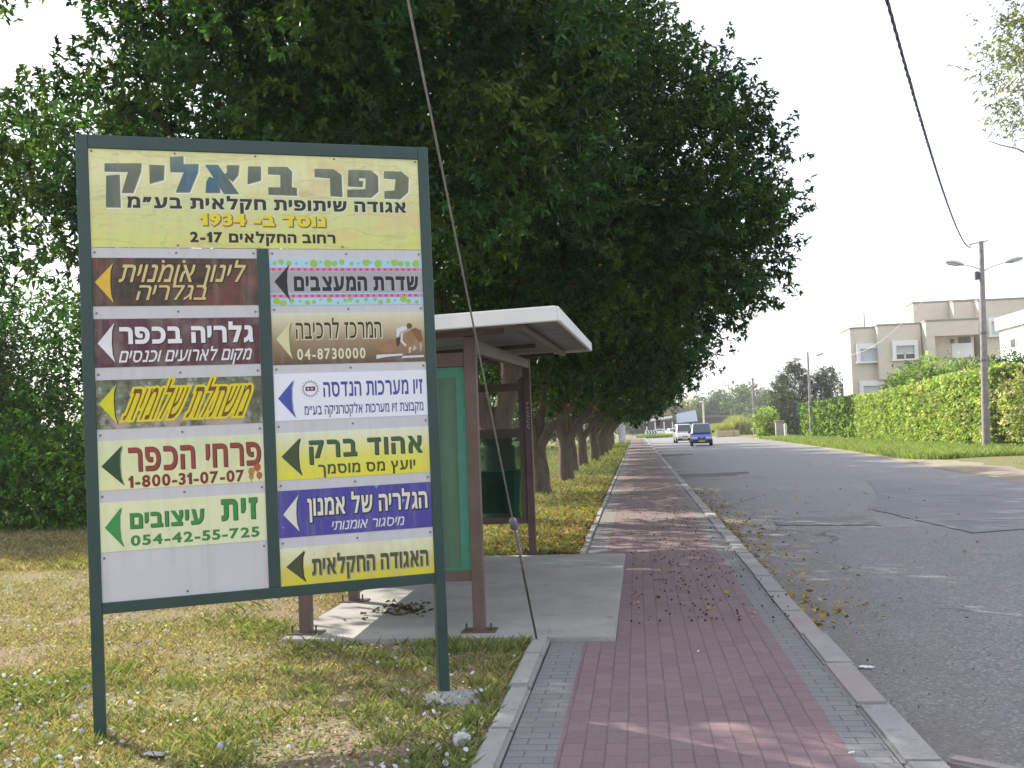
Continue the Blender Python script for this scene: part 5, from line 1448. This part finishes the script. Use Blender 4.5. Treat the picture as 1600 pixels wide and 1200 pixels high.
# ------------------------------------------------------------------ buildings
M_beige = plain('beige render', (0.60, 0.54, 0.455), 0.85, 0.15, 0.06, 0.6, 0.15)
M_coping = plain('grey coping', (0.27, 0.25, 0.22), 0.8, 0.2)
M_wframe = plain('white window surround', (0.74, 0.74, 0.73), 0.6, 0.3, 0.04)
M_shut = plain('pale roller shutter', (0.56, 0.58, 0.62), 0.5, 0.3, 0.05)
M_dark = plain('dark window glass', (0.03, 0.035, 0.04), 0.12, 0.6)
def house():
    Yf = 100.0
    P = lambda px, py, Y=Yf: at(px, py, Y)
    x_ = lambda px, Y=Yf: at(px, 560, Y).x
    z_ = lambda px, py, Y=Yf: at(px, py, Y).z
    ox = x_(1317)
    t = empty('apartment_house', (ox, Yf, 0), 0, 'beige flat roofed house with stepped facade and white shuttered windows, behind the hedge', 'house')
    def block(x0, x1, y0, y1, z0, z1, name='wall', mat=M_beige, cop=True):
        b = MB(); b.box(x0 - ox, x1 - ox, y0 - Yf, y1 - Yf, z0, z1); w_ = b.build(name, mat, t)
        if cop:
            b = MB(); b.box(x0 - ox - 0.05, x1 - ox + 0.05, y0 - Yf - 0.05, y1 - Yf + 0.05, z1 + 0.003, z1 + 0.16); b.build('coping', M_coping, w_)
        return w_
    zA = z_(1350, 513); zB = z_(1405, 508, 99.4); zC = z_(1490, 501, 98); zD = z_(1480, 472, 104); zE = z_(1560, 469, 101.5)
    # section A with its splayed left corner
    xa0, xa1 = x_(1331), x_(1372)
    b = MB(); b.prism([(xa0 - ox, 4.6), (xa0 - ox, 0.3), (xa1 - ox, 0.3), (xa1 - ox, 4.6)], 0, zA, 'z'); wa = b.build('wall', M_beige, t)
    b = MB(); b.prism([(xa0 - ox - 0.05, 4.65), (xa0 - ox - 0.05, 0.24), (xa1 - ox - 0.002, 0.24), (xa1 - ox - 0.002, 4.65)], zA + 0.003, zA + 0.16, 'z'); b.build('coping', M_coping, wa)
    xb0, xb1 = x_(1373, 99.4), x_(1441, 99.4)
    block(xb0, xb1, 99.4, 104, z_(1405, 592, 99.4), zB)
    block(xb0 + 0.02, xb1, 100.4, 103.9, 0, z_(1405, 592, 99.4) - 0.003, cop=False)
    xc0, xc1 = x_(1449, 98.0), x_(1532, 98.0)
    zt, zb = z_(1490, 524, 98), z_(1490, 560, 98)
    block(xc0, xc1, 98.0, 112, zt, zC)                                   # lintel over the balcony
    block(xc0, xc1, 98.0, 112, 0, zb, cop=False)                          # parapet and below
    block(xc0 + 0.01, xc0 + 0.75, 98.02, 111.9, zb + 0.003, zt - 0.003, cop=False)
    block(xc0 + 0.8, xc1, 99.6, 111.8, zb + 0.003, zt - 0.003, name='balcony_wall', cop=False)
    b = MB(); b.box(xc0 - ox - 0.06, xc1 - ox, 97.9 - Yf, 98.0 - Yf - 0.003, zb - 0.12, zb + 0.06); b.build('balcony_rail', M_coping, t)
    block(x_(1431, 104), x_(1534, 104), 104, 107, zC - 1.5, zD)
    block(x_(1497, 102), x_(1534, 102), 102.6, 103.9, zC - 0.6, z_(1515, 471, 102.6))
    block(x_(1533, 101.5), x_(1533, 101.5) + 14, 101.5, 116, 0, zE)
    def window(px0, py0, px1, py1, Y, kind='shutter', bd=0.32, glass=0.0):
        x0, x1 = x_(px0, Y) - ox, x_(px1, Y) - ox
        mid = (px0 + px1) / 2
        z1, z0 = z_(mid, py0, Y), z_(mid, py1, Y)
        yy = Y - Yf
        b = MB()
        b.box(x0, x1, yy - 0.38, yy - 0.003, z1 - bd * 1.5, z1); b.box(x0, x0 + bd, yy - 0.38, yy - 0.003, z0, z1 - bd * 1.5 - 0.002)
        b.box(x1 - bd, x1, yy - 0.38, yy - 0.003, z0, z1 - bd * 1.5 - 0.002); b.box(x0 - 0.1, x1 + 0.1, yy - 0.42, yy - 0.003, z0 - 0.15, z0 - 0.002)
        fr = b.build('window', M_wframe, t)
        zt2 = z1 - bd * 1.5 - 0.002; zm = z0 + (zt2 - z0) * glass
        b = MB(); n = 9
        for i in range(n):
            a = zm + (zt2 - zm) * i / n; c = zm + (zt2 - zm) * (i + 1) / n
            b.box(x0 + bd + 0.002, x1 - bd - 0.002, yy - 0.14, yy - 0.02, a + 0.006, c - 0.02)
        b.box(x0 + bd + 0.002, x1 - bd - 0.002, yy - 0.10, yy - 0.015, zm, zt2)
        b.build('shutter', M_shut, fr)
        if glass:
            b = MB(); b.box(x0 + bd + 0.002, x1 - bd - 0.002, yy - 0.08, yy - 0.01, z0, zm - 0.003); b.build('pane', M_dark, fr)
            b = MB(); xm = (x0 + x1) / 2; b.box(xm - 0.05, xm + 0.05, yy - 0.12, yy - 0.083, z0, zm - 0.003); b.box(x0 + bd + 0.003, x1 - bd - 0.003, yy - 0.12, yy - 0.083, zm - 0.1, zm - 0.004); b.build('sash', M_wframe, fr)
    window(1338, 537, 1376, 565, 100.3)
    window(1340, 595, 1378, 624, 100.3)
    window(1394, 532, 1434, 561, 99.4, glass=0.45)
    window(1546, 496, 1575, 524, 101.5, bd=0.25)
    window(1552, 556, 1578, 585, 101.5, bd=0.25)
    Yb = 99.6
    x0, x1 = x_(1488, Yb) - ox, x_(1520, Yb) - ox; z0, z1 = zb + 0.02, z_(1504, 526, Yb)
    zk = z_(1510, 536, Yb)
    b = MB(); b.box(x0, x1, Yb - Yf - 0.09, Yb - Yf - 0.003, z0, zk); fr = b.build('balcony_shutter', M_wframe, t)
    b = MB(); b.box(x0 + 0.6, x1 - 0.1, Yb - Yf - 0.06, Yb - Yf - 0.003, zk + 0.004, z1 - 0.05); b.build('pane', M_dark, fr)
    b = MB(); b.box(x0 - 0.05, x0 + 0.2, Yb - Yf - 0.25, Yb - Yf - 0.003, zk + 0.05, zk + 0.42); b.build('wall_lamp', M_dark, t)
    p0 = P(1351, 512, 101.5); p1 = P(1350, 489, 101.5)
    b = MB(); b.tube([(p0.x - ox, 1.5, zA + 0.05), (p0.x - ox, 1.5, p1.z)], 0.055, 6); b.build('roof_mast', M_coping, t)
house()
def white_house():
    Y = 80.0
    p = at(1564, 560, Y); ox = p.x; z1 = at(1566, 497, Y).z
    M_w = plain('white render', (0.84, 0.84, 0.83), 0.8, 0.2, 0.04)
    t = empty('white_house', (ox, Y, 0), 0, 'bright white flat roofed house cut off by the right edge of the photo', 'house')
    b = MB(); b.box(0, 10, -22, 0, 0, z1 - 0.9); b.build('wall', M_w, t)
    b = MB(); b.box(-0.22, 10.2, -22.2, 0.2, z1 - 0.897, z1); b.build('roof', M_w, t)
    r = lambda px: (lambda q: q.x / q.y)(at(px, 540, 1.0))
    for i in range(3):
        ya, yb = ox / r(1573 + 34 * i) - Y, ox / r(1589 + 34 * i) - Y
        za, zb = at(1581, 529, ox / r(1581)).z, at(1581, 545, ox / r(1581)).z
        b = MB(); b.box(-0.08, -0.003, yb, ya, zb, za); w_ = b.build('window', M_wframe, t)
        for j in range(2):
            m = yb + (ya - yb) * j / 2
            b = MB(); b.box(-0.10, -0.083, m + 0.06, m + (ya - yb) / 2 - 0.06, zb + 0.08, za - 0.08); b.build('pane', M_shut if j else M_dark, w_)
white_house()

def warehouse():
    Y = 245.0
    a = at(1008, 660, Y); c = at(1090, 660, Y); ox = a.x
    t = empty('warehouse', (ox, Y, 0), 0, 'low brown roofed shed with a slanted pale blue front at the end of the road', 'shed')
    W = c.x - ox
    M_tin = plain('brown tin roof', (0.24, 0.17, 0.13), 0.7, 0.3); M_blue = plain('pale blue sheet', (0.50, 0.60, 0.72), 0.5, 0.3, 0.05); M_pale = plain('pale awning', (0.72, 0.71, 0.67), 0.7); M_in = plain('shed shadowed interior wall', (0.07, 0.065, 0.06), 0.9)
    zt = lambda px, py: at(px, py, Y).z
    b = MB(); b.box(0.3, W - 0.3, 0.8, 18, 0, zt(1040, 657)); b.build('wall', M_in, t)
    X = lambda px: at(px, 655, Y).x - ox
    b = MB(); b.prism([(X(1016), zt(1016, 650)), (X(1088), zt(1088, 638.5)), (X(1088), zt(1088, 640)), (X(1016), zt(1016, 652.5))], -0.5, 19, 'y'); b.build('roof', M_tin, t)
    b = MB(); b.prism([(X(1056), zt(1056, 647)), (X(1087), zt(1087, 640.5)), (X(1090), zt(1090, 658)), (X(1057), zt(1057, 661))], -0.9, -0.6, 'y'); b.build('front_panel', M_blue, t)
    b = MB(); b.prism([(X(1008), zt(1008, 656)), (X(1050), zt(1050, 649.5)), (X(1050), zt(1050, 653)), (X(1008), zt(1008, 660))], -2.5, 0.6, 'y'); b.build('awning', M_pale, t)
    for px in (1009, 1022, 1036, 1049):
        b = MB(); b.box(X(px), X(px) + 0.25, -2.3, -2.05, 0, zt(px, 659)); b.build('post', M_pale, t)
    d = at(1150, 660, Y + 4)
    s = empty('long_shed', (c.x + 0.5, Y + 4, 0), 0, 'dark low shed wall continuing to the right of the pale blue warehouse front', 'shed')
    b = MB(); b.box(0, d.x - c.x - 0.5, 0, 8, 0, at(1110, 652, Y + 4).z); b.build('wall', plain('dark shed wall', (0.10, 0.085, 0.08), 0.9), s)
    b = MB(); b.box(-0.3, d.x - c.x - 0.2, -0.4, 8.3, at(1110, 652, Y + 4).z + 0.003, at(1110, 650, Y + 4).z + 0.1); b.build('roof', plain('dull shed roof', (0.18, 0.16, 0.15), 0.8), s)
warehouse()

# ------------------------------------------------------------------ poles, lamps, cables
M_wood = plain('weathered pole', (0.27, 0.25, 0.26), 0.85, 0.2, 0.25, 3, 0.4)
M_lamp = plain('lamp casing', (0.40, 0.40, 0.44), 0.45, 0.5)
M_lens = plain('lamp lens', (0.62, 0.63, 0.62), 0.3, 0.5)
def lamp_pole(base, top, label, arms, r0, r1, extra=True):
    t = empty('lamp_pole', base, 0, label, 'lamp pole', 'double armed lamp poles across the road')
    tp = Vector(top) - Vector(base)
    b = MB(); b.tube([(0, 0, -0.3), tp * 0.5, tp], [r0, (r0 + r1) / 2, r1], 12); b.build('pole', M_wood, t)
    for (h, ex, ez) in arms:
        a = tp * h
        e = a + Vector((ex, -0.2, ez))
        b = MB(); b.tube([a, a.lerp(e, 0.5) + Vector((0, 0, 0.05)), e], [0.028, 0.024, 0.02], 8); ar = b.build('lamp_arm', M_lamp, t)
        s = 1 if ex > 0 else -1
        M = Matrix.Translation(e + Vector((s * 0.30, 0, 0.05))) @ Matrix.Rotation(-s * 0.22, 4, 'Y')
        bm = bmesh.new(); bmesh.ops.create_uvsphere(bm, u_segments=14, v_segments=8, radius=1.0)
        for v in bm.verts:
            v.co = Vector((v.co.x * 0.46, v.co.y * 0.17, (v.co.z * 0.15) if v.co.z > 0 else v.co.z * 0.05))
        b = MB(); b.add([M @ v.co for v in bm.verts], [tuple(v.index for v in f.verts) for f in bm.faces], True); lh = b.build('lamp_head', M_lamp, t); bm.free()
        b = MB(); bm = bmesh.new(); bmesh.ops.create_uvsphere(bm, u_segments=12, v_segments=6, radius=1.0)
        b.add([M @ Vector((v.co.x * 0.34 + s * 0.08, v.co.y * 0.14, v.co.z * 0.06 - 0.045)) for v in bm.verts], [tuple(v.index for v in f.verts) for f in bm.faces], True); b.build('lens', M_lens, lh); bm.free()
    if extra:
        b = MB(); q = tp * 0.835; b.bbox(q.x - 0.32, q.x - 0.14, q.y - 0.12, q.y + 0.08, q.z - 0.18, q.z + 0.2, 0.02); b.build('junction_box', plain('dark box', (0.08, 0.08, 0.11), 0.5), t)
        b = MB(); b.tube([tp + Vector((-0.55, 0, -0.12)), tp + Vector((0.3, 0, 0.02))], 0.035, 6); b.build('cross_arm', M_lamp, t)
        for hh in (0.56, 0.43):
            b = MB(); q = tp * hh; rr = r0 + (r1 - r0) * hh + 0.02; b.tube([q - Vector((0, 0, 0.06)), q + Vector((0, 0, 0.06))], rr, 12); b.build('strap', plain('steel strap', (0.16, 0.15, 0.16), 0.5, metal=0.4), t)
    return t
pb = gx(1541, 703); PB = (pb.x, pb.y, -0.05)
ptp = at(1533, 377, pb.y)
lamp_pole(PB, ptp, 'nearest grey utility pole with two lamp arms, standing before the tall hedge', [(0.862, -0.95, 0.28), (0.855, 1.05, 0.35)], 0.19, 0.10)
p2 = at(1266, 640, 105); t2 = at(1262, 550, 105)
lamp_pole((p2.x, 105, 0), (t2.x, 105, t2.z), 'smaller farther double lamp pole rising before the dark conifers', [(0.90, -0.75, 0.12), (0.93, 0.8, 0.22)], 0.16, 0.09, False)
p3 = at(1177, 640, 125); t3 = at(1176, 590, 125)
up = empty('utility_pole', (p3.x, 125, 0), 0, 'slim bare utility pole before the far belt of trees', 'pole')
b = MB(); b.tube([(0, 0, -0.2), (t3.x - p3.x, 0, t3.z)], [0.17, 0.11], 10); b.build('pole', M_wood, up)
b = MB(); b.tube([(-0.4, 0, t3.z - 0.25), (0.4, 0, t3.z - 0.25)], 0.04, 6); b.build('cross_arm', M_wood, up)
p4 = at(1099, 640, 215); t4 = at(1098, 629, 215)
sp = empty('street_lamp', (p4.x, 215, 0), 0, 'pale far street lamp post rising behind the blue van', 'street lamp')
b = MB(); b.tube([(0, 0, -0.1), (0, 0, t4.z)], [0.22, 0.15], 8); b.build('pole', plain('cream pole', (0.60, 0.57, 0.48), 0.6), sp)
b = MB(); b.bbox(-0.85, 0.15, -0.2, 0.2, t4.z, t4.z + 0.28, 0.08); b.build('lamp_head', M_lens, sp)

# twisted aerial bundle: sagging to the near pole, and the service drop to the house
def bundle(pts, label, r, strands=3, tw=14, name='aerial_cable', mat=None, waste=True):
    t = empty(name, pts[0], 0, label, 'cable')
    o = Vector(pts[0])
    P = [Vector(p) - o for p in pts]
    for s in range(strands):
        Q = []
        for i, p in enumerate(P):
            a = i / len(P) * tw * 2 * math.pi + s * 2 * math.pi / strands
            w_ = r * 1.05 * (1.0 + 0.7 * float(vnoise(i * 0.21, s * 3.0, 1.0)))
            Q.append(p + Vector((math.cos(a) * w_, 0, math.sin(a) * w_)))
        b = MB(); b.tube(Q, r, 6); b.build('strand', mat, t)
M_cab = plain('black cable', (0.11, 0.11, 0.16), 0.5, 0.4)
ca = ptp + Vector((-0.5, 0, -0.15))
pts = []
for i in range(340):
    Yc = ca.y + (-3 - ca.y) * i / 339
    Xc = -1.07 + 0.333 * Yc + (ca.x - (-1.07 + 0.333 * ca.y)) * (i < 1) * 0
    f = max(0, 1 - i / 40)
    pts.append(Vector((Xc + (ca.x - (-1.07 + 0.333 * ca.y)) * f, Yc, 6.35 + (ca.z - 6.35) * ((Yc - 17.5) / (ca.y - 17.5)) ** 2 if Yc > 17.5 else 6.35 + 0.0030 * (Yc - 17.5) ** 2)))
bundle(pts, 'twisted black overhead cable sagging from the nearest lamp pole toward the camera', 0.011, 3, 62, mat=M_cab)
hb = at(1325, 556, 99.9)
pts = [ca.lerp(hb, t_) - Vector((0, 0, 1.1 * math.sin(t_ * math.pi))) for t_ in np.linspace(0, 1, 30)]
bundle(pts, 'thin pale wire dropping from the nearest lamp pole to the beige house', 0.017, 1, 1, 'service_wire', plain('pale wire', (0.55, 0.53, 0.50), 0.6))

# ------------------------------------------------------------------ vehicles
M_tyre = plain('tyre rubber', (0.02, 0.02, 0.02), 0.8, 0.2)
M_rim = plain('wheel rim', (0.30, 0.30, 0.31), 0.4, 0.5, metal=0.5)
M_head = plain('headlight', (0.62, 0.64, 0.66), 0.15, 0.6)
M_trim = plain('dark plastic trim', (0.025, 0.025, 0.03), 0.6)
M_plate = plain('yellow plate', (0.62, 0.47, 0.05), 0.5)
def glass_mat():
    t = NT('car glass'); t.base((0.045, 0.065, 0.075)); t.rough(0.06, 0.8); return t.m
M_glass = glass_mat()
def vehicle(name, label, cat, loc, rz, L, W, H, paint, hood=0.95, belt=0.98, hl=0.95, ws=1.75, rear=0.25, plate=True, group=None):
    t = empty(name, loc, rz, label, cat, group)
    hw = W / 2
    mp = NT('car paint'); mp.base(paint); mp.rough(0.25, 0.5); mp.b.inputs['Coat Weight'].default_value = 0.6; M_p = mp.m
    # lower body: rounded nose profile, y from nose (0) to tail (L)
    prof = [(0.10, 0.24), (0.02, 0.34), (0.0, 0.55), (0.07, 0.74), (hl * 0.35, hood - 0.07), (hl, hood), (hl + 0.02, belt), (L - 0.10, belt), (L - 0.01, belt - 0.2), (L, 0.42), (L - 0.08, 0.24)]
    bm = bmesh.new()
    A = [bm.verts.new((-hw, y, z)) for y, z in prof]; B = [bm.verts.new((hw, y, z)) for y, z in prof]
    n = len(prof); bm.faces.new(A); bm.faces.new(B[::-1])
    for i in range(n): bm.faces.new((A[i], B[i], B[(i + 1) % n], A[(i + 1) % n]))
    for v in bm.verts:
        if v.co.y < 0.12: v.co.x *= 0.88
        if v.co.z < 0.4: v.co.x *= 0.95
    bmesh.ops.recalc_face_normals(bm, faces=bm.faces[:])
    bmesh.ops.bevel(bm, geom=[e for e in bm.edges], offset=0.05, segments=2, affect='EDGES', clamp_overlap=True)
    me = bpy.data.meshes.new('body'); bm.to_mesh(me); bm.free()
    body = link('body', me, M_p, t)
    # cabin
    y0, y1, y2, y3 = hl - 0.05, ws, L - rear - 0.25, L - 0.08
    tw = hw * 0.80
    bm = bmesh.new()
    c = [bm.verts.new(p) for p in ((-hw * .94, y0, belt - 0.02), (hw * .94, y0, belt - 0.02), (hw * .94, y3, belt - 0.02), (-hw * .94, y3, belt - 0.02), (-tw, y1, H - 0.04), (tw, y1, H - 0.04), (tw, y2, H), (-tw, y2, H))]
    for f in ((0, 1, 5, 4), (1, 2, 6, 5), (2, 3, 7, 6), (3, 0, 4, 7), (4, 5, 6, 7), (3, 2, 1, 0)): bm.faces.new([c[i] for i in f])
    bmesh.ops.recalc_face_normals(bm, faces=bm.faces[:])
    bmesh.ops.bevel(bm, geom=bm.edges[:], offset=0.07, segments=3, affect='EDGES', clamp_overlap=True)
    me = bpy.data.meshes.new('roof'); bm.to_mesh(me); bm.free()
    cab = link('roof', me, M_p, t)
    def quad(nm, P, out, mat, par, e0=0.12, e1=0.14):
        # inset quad lifted 8 mm off a cabin face, P = bottom a, bottom b, top b, top a
        P = [Vector(p) for p in P]; cen = sum(P, Vector()) / 4; nrm = (P[1] - P[0]).cross(P[3] - P[0]).normalized()
        if nrm.dot(Vector(out)) < 0: nrm = -nrm
        def pt(u, v): return P[0].lerp(P[1], u).lerp(P[3].lerp(P[2], u), v)
        q = [pt(e0, e1), pt(1 - e0, e1), pt(1 - e0, 1 - e1 * 0.9), pt(e0, 1 - e1 * 0.9)]
        b = MB(); b.add([p + nrm * 0.012 for p in q] + [p - nrm * 0.02 for p in q], [(0, 1, 2, 3), (7, 6, 5, 4), (0, 4, 5, 1), (1, 5, 6, 2), (2, 6, 7, 3), (3, 7, 4, 0)])
        return b.build(nm, mat, par)
    fb = lambda i: tuple({0: (-hw * .94, y0, belt), 1: (hw * .94, y0, belt), 2: (hw * .94, y3, belt), 3: (-hw * .94, y3, belt), 4: (-tw, y1, H - .04), 5: (tw, y1, H - .04), 6: (tw, y2, H), 7: (-tw, y2, H)}[i])
    quad('windshield', (fb(0), fb(1), fb(5), fb(4)), (0, -1, 0.5), M_glass, cab, 0.07, 0.09)
    quad('rear_window', (fb(3), fb(2), fb(6), fb(7)), (0, 1, 0.5), M_glass, cab, 0.12, 0.2)
    quad('side_window', (fb(1), fb(2), fb(6), fb(5)), (1, 0, 0.3), M_glass, cab, 0.08, 0.16)
    quad('side_window', (fb(0), fb(3), fb(7), fb(4)), (-1, 0, 0.3), M_glass, cab, 0.08, 0.16)
    for s in (-1, 1):
        b = MB(); b.bbox(s * hw * 0.62 - 0.19, s * hw * 0.62 + 0.19, -0.012, 0.10, 0.60, 0.75, 0.03); b.build('headlight', M_head, t)
        b = MB(); b.bbox(s * (hw + 0.10) - 0.09, s * (hw + 0.10) + 0.09, hl + 0.22, hl + 0.36, belt + 0.02, belt + 0.22, 0.03); b.build('mirror', M_trim, t)
        b = MB(); b.bbox(s * hw * 0.88 - 0.07, s * hw * 0.88 + 0.07, L - 0.05, L + 0.012, 0.62, 0.95, 0.02); b.build('tail_light', plain('red lens', (0.35, 0.02, 0.02), 0.3), t)
        for y in (0.82, L - 0.75):
            b = MB(); x = s * (hw - 0.09); b.tube([(x - 0.10, y, 0.31), (x - 0.07, y, 0.31), (x + 0.07, y, 0.31), (x + 0.10, y, 0.31)], [0.26, 0.31, 0.31, 0.26], 20); wh = b.build('wheel', M_tyre, t)
            b = MB(); xo = s * (hw + 0.0); b.tube([(xo + s * 0.001, y, 0.31), (xo + s * 0.016, y, 0.31)], 0.19, 16); b.build('rim', M_rim, wh)
    b = MB(); b.bbox(-hw * 0.86, hw * 0.86, -0.025, 0.10, 0.26, 0.50, 0.03); b.build('bumper', M_trim, t)
    b = MB(); b.bbox(-hw * 0.30, hw * 0.30, -0.012, 0.06, 0.62, 0.72, 0.02); g_ = b.build('grille', M_trim, t)
    b = MB(); b.tube([(0, -0.014, 0.67), (0, -0.02, 0.67)], 0.05, 12); b.build('badge', M_head, g_)
    if plate:
        b = MB(); b.box(-0.26, 0.26, -0.034, -0.027, 0.37, 0.48); b.build('number_plate', M_plate, t)
    return t
v = gx(1097, 697.5, ROADZ)
vehicle('blue_van', 'small blue van driving toward the camera on the road', 'van', (v.x, v.y, ROADZ + 0.01), RAD(-2), 4.2, 1.78, 1.92, (0.035, 0.065, 0.30), 1.0, 1.06, 0.95, 1.7)
v = gx(1071, 692.5, ROADZ)
vehicle('white_van', 'white van close behind the blue van, half hidden by it', 'van', (v.x, v.y, ROADZ + 0.01), RAD(2), 4.6, 1.8, 1.98, (0.72, 0.72, 0.72), 1.05, 1.12, 0.8, 1.4)
v = gx(1055.5, 682, ROADZ)
vehicle('parked_car', 'white car left of the white van, facing the camera', 'car', (v.x, v.y, ROADZ + 0.01), RAD(12), 4.2, 1.72, 1.48, (0.78, 0.78, 0.78), 0.86, 0.92, 1.1, 2.0, 0.5)
v = gx(1041, 680.5, ROADZ)
vehicle('parked_car', 'white car seen from its side beside the black chevron board', 'car', (v.x + 1.2, v.y, ROADZ + 0.01), RAD(62), 4.3, 1.74, 1.46, (0.78, 0.78, 0.78), 0.86, 0.92, 1.1, 2.0, 0.5)

# chevron board on its grassy island
p = at(1017.5, 684, 178)
ci = empty('chevron_board', (p.x, 178, 0.0), 0, 'white board with four black chevrons on the grassy island at the road end', 'road sign')
b = MB(); b.bbox(-1.0, 1.0, -0.03, 0.03, 0.42, 1.22, 0.01); bd = b.build('board', plain('white sign sheet', (0.74, 0.74, 0.74), 0.5), ci)
for k in range(4):
    x = -0.80 + k * 0.44
    b = MB(); b.prism([(x, 1.17), (x + 0.2, 1.17), (x + 0.42, 0.82), (x + 0.2, 0.47), (x, 0.47), (x + 0.22, 0.82)], -0.045, -0.032, 'y'); b.build('chevron', plain('black vinyl', (0.02, 0.02, 0.02), 0.6), bd)
for s in (-0.8, 0.8):
    b = MB(); b.box(s - 0.04, s + 0.04, 0.031, 0.09, -0.1, 1.1); b.build('post', M_lamp, ci)
tag(blob('traffic_island', p.x + 0.6, 179, 3.2, 2.2, 0.25, plain('island turf', (0.10, 0.15, 0.05), 0.95), seed=9, z0=-0.06), kind='structure')
n = 1600; a = rng.random(n) * 6.283; r = np.sqrt(rng.random(n))
blades('island_grass', p.x + 0.6 + 3.0 * r * np.cos(a), 178.9 + 2.0 * r * np.sin(a), np.full(n, 0.0), 0.35 + 0.45 * rng.random(n), 0.08 + 0.05 * rng.random(n), np.array(LIM)[rng.integers(0, 4, n)] * 0.8, 0.3)
# low yellow barrier blocks at the bend, gate pillars
for i, px in enumerate((1124, 1134, 1143.5, 1151)):
    q = at(px, 682, 155)
    b = MB(); b.bbox(-0.45, 0.45, -0.25, 0.25, -0.1, 0.75, 0.06); b.bbox(-0.32, 0.32, -0.18, 0.18, 0.75, 0.86, 0.03)
    o = b.build('barrier_block', plain('dusty yellow concrete', (0.45, 0.38, 0.22), 0.9)); o.location = (q.x, 155, 0)
    tag(o, ['first pale barrier block right of the blue van', 'second pale barrier block right of the blue van', 'third pale barrier block right of the blue van', 'barrier block nearest the yellow green bush'][i], 'barrier block', 'barrier blocks at the road bend')
q = at(1218, 676, 117)
gp = empty('gate_pillar', (q.x, 117, 0), 0, 'grey stone gate pillar between the yellow green bush and the dark hedge', 'pillar')
b = MB(); b.bbox(-0.4, 0.4, -0.4, 0.4, -0.1, 1.75, 0.03); b.build('shaft', M_conc, gp)
b = MB(); b.bbox(-0.48, 0.48, -0.48, 0.48, 1.753, 1.9, 0.03); b.build('cap', M_kerb, gp)
q = at(1227.5, 678, 114)
b = MB(); b.bbox(-0.13, 0.13, -0.13, 0.13, -0.1, 1.45, 0.03); b.prism([(-0.13, 1.45), (0.13, 1.45), (0, 1.58)], -0.13, 0.13, 'y')
o = b.build('white_bollard', M_wframe); o.location = (q.x, 114, 0); tag(o, 'white post beside the stone gate pillar at the hedge end', 'bollard')
# pale picket fence that continues the line of trunks
fn = empty('picket_fence', (-1.75, 104, 0), 0, 'pale grey picket fence continuing the line of ficus trunks toward the road end', 'fence')
M_pk = plain('pale fence paint', (0.42, 0.42, 0.46), 0.7)
b = MB(); b.box(-0.06, 0.06, -0.3, 56, 0, 0.0) if False else None
for z in (0.45, 1.75):
    b = MB(); b.box(0.031, 0.07, 0, 56, z, z + 0.1); b.build('rail', M_pk, fn)
for k in range(40):
    b = MB(); y = k * 1.42; b.box(-0.03, 0.03, y, y + 0.55, 0, 2.3); b.build('picket', M_pk, fn)

# ------------------------------------------------------------------ hazy air
hz_ = NT('hazy air')
hz_.n.remove(hz_.b)
pv = hz_.node('ShaderNodeVolumePrincipled')
pv.inputs['Color'].default_value = (0.95, 0.96, 1.0, 1)
pv.inputs['Density'].default_value = 0.00045
pv.inputs['Anisotropy'].default_value = 0.3
hz_.l(pv.outputs[0], hz_.out.inputs['Volume'])
b = MB(); b.box(-950, 1600, -60, 1900, -2.0, 19.0)
tag(b.build('haze', hz_.m), kind='stuff')
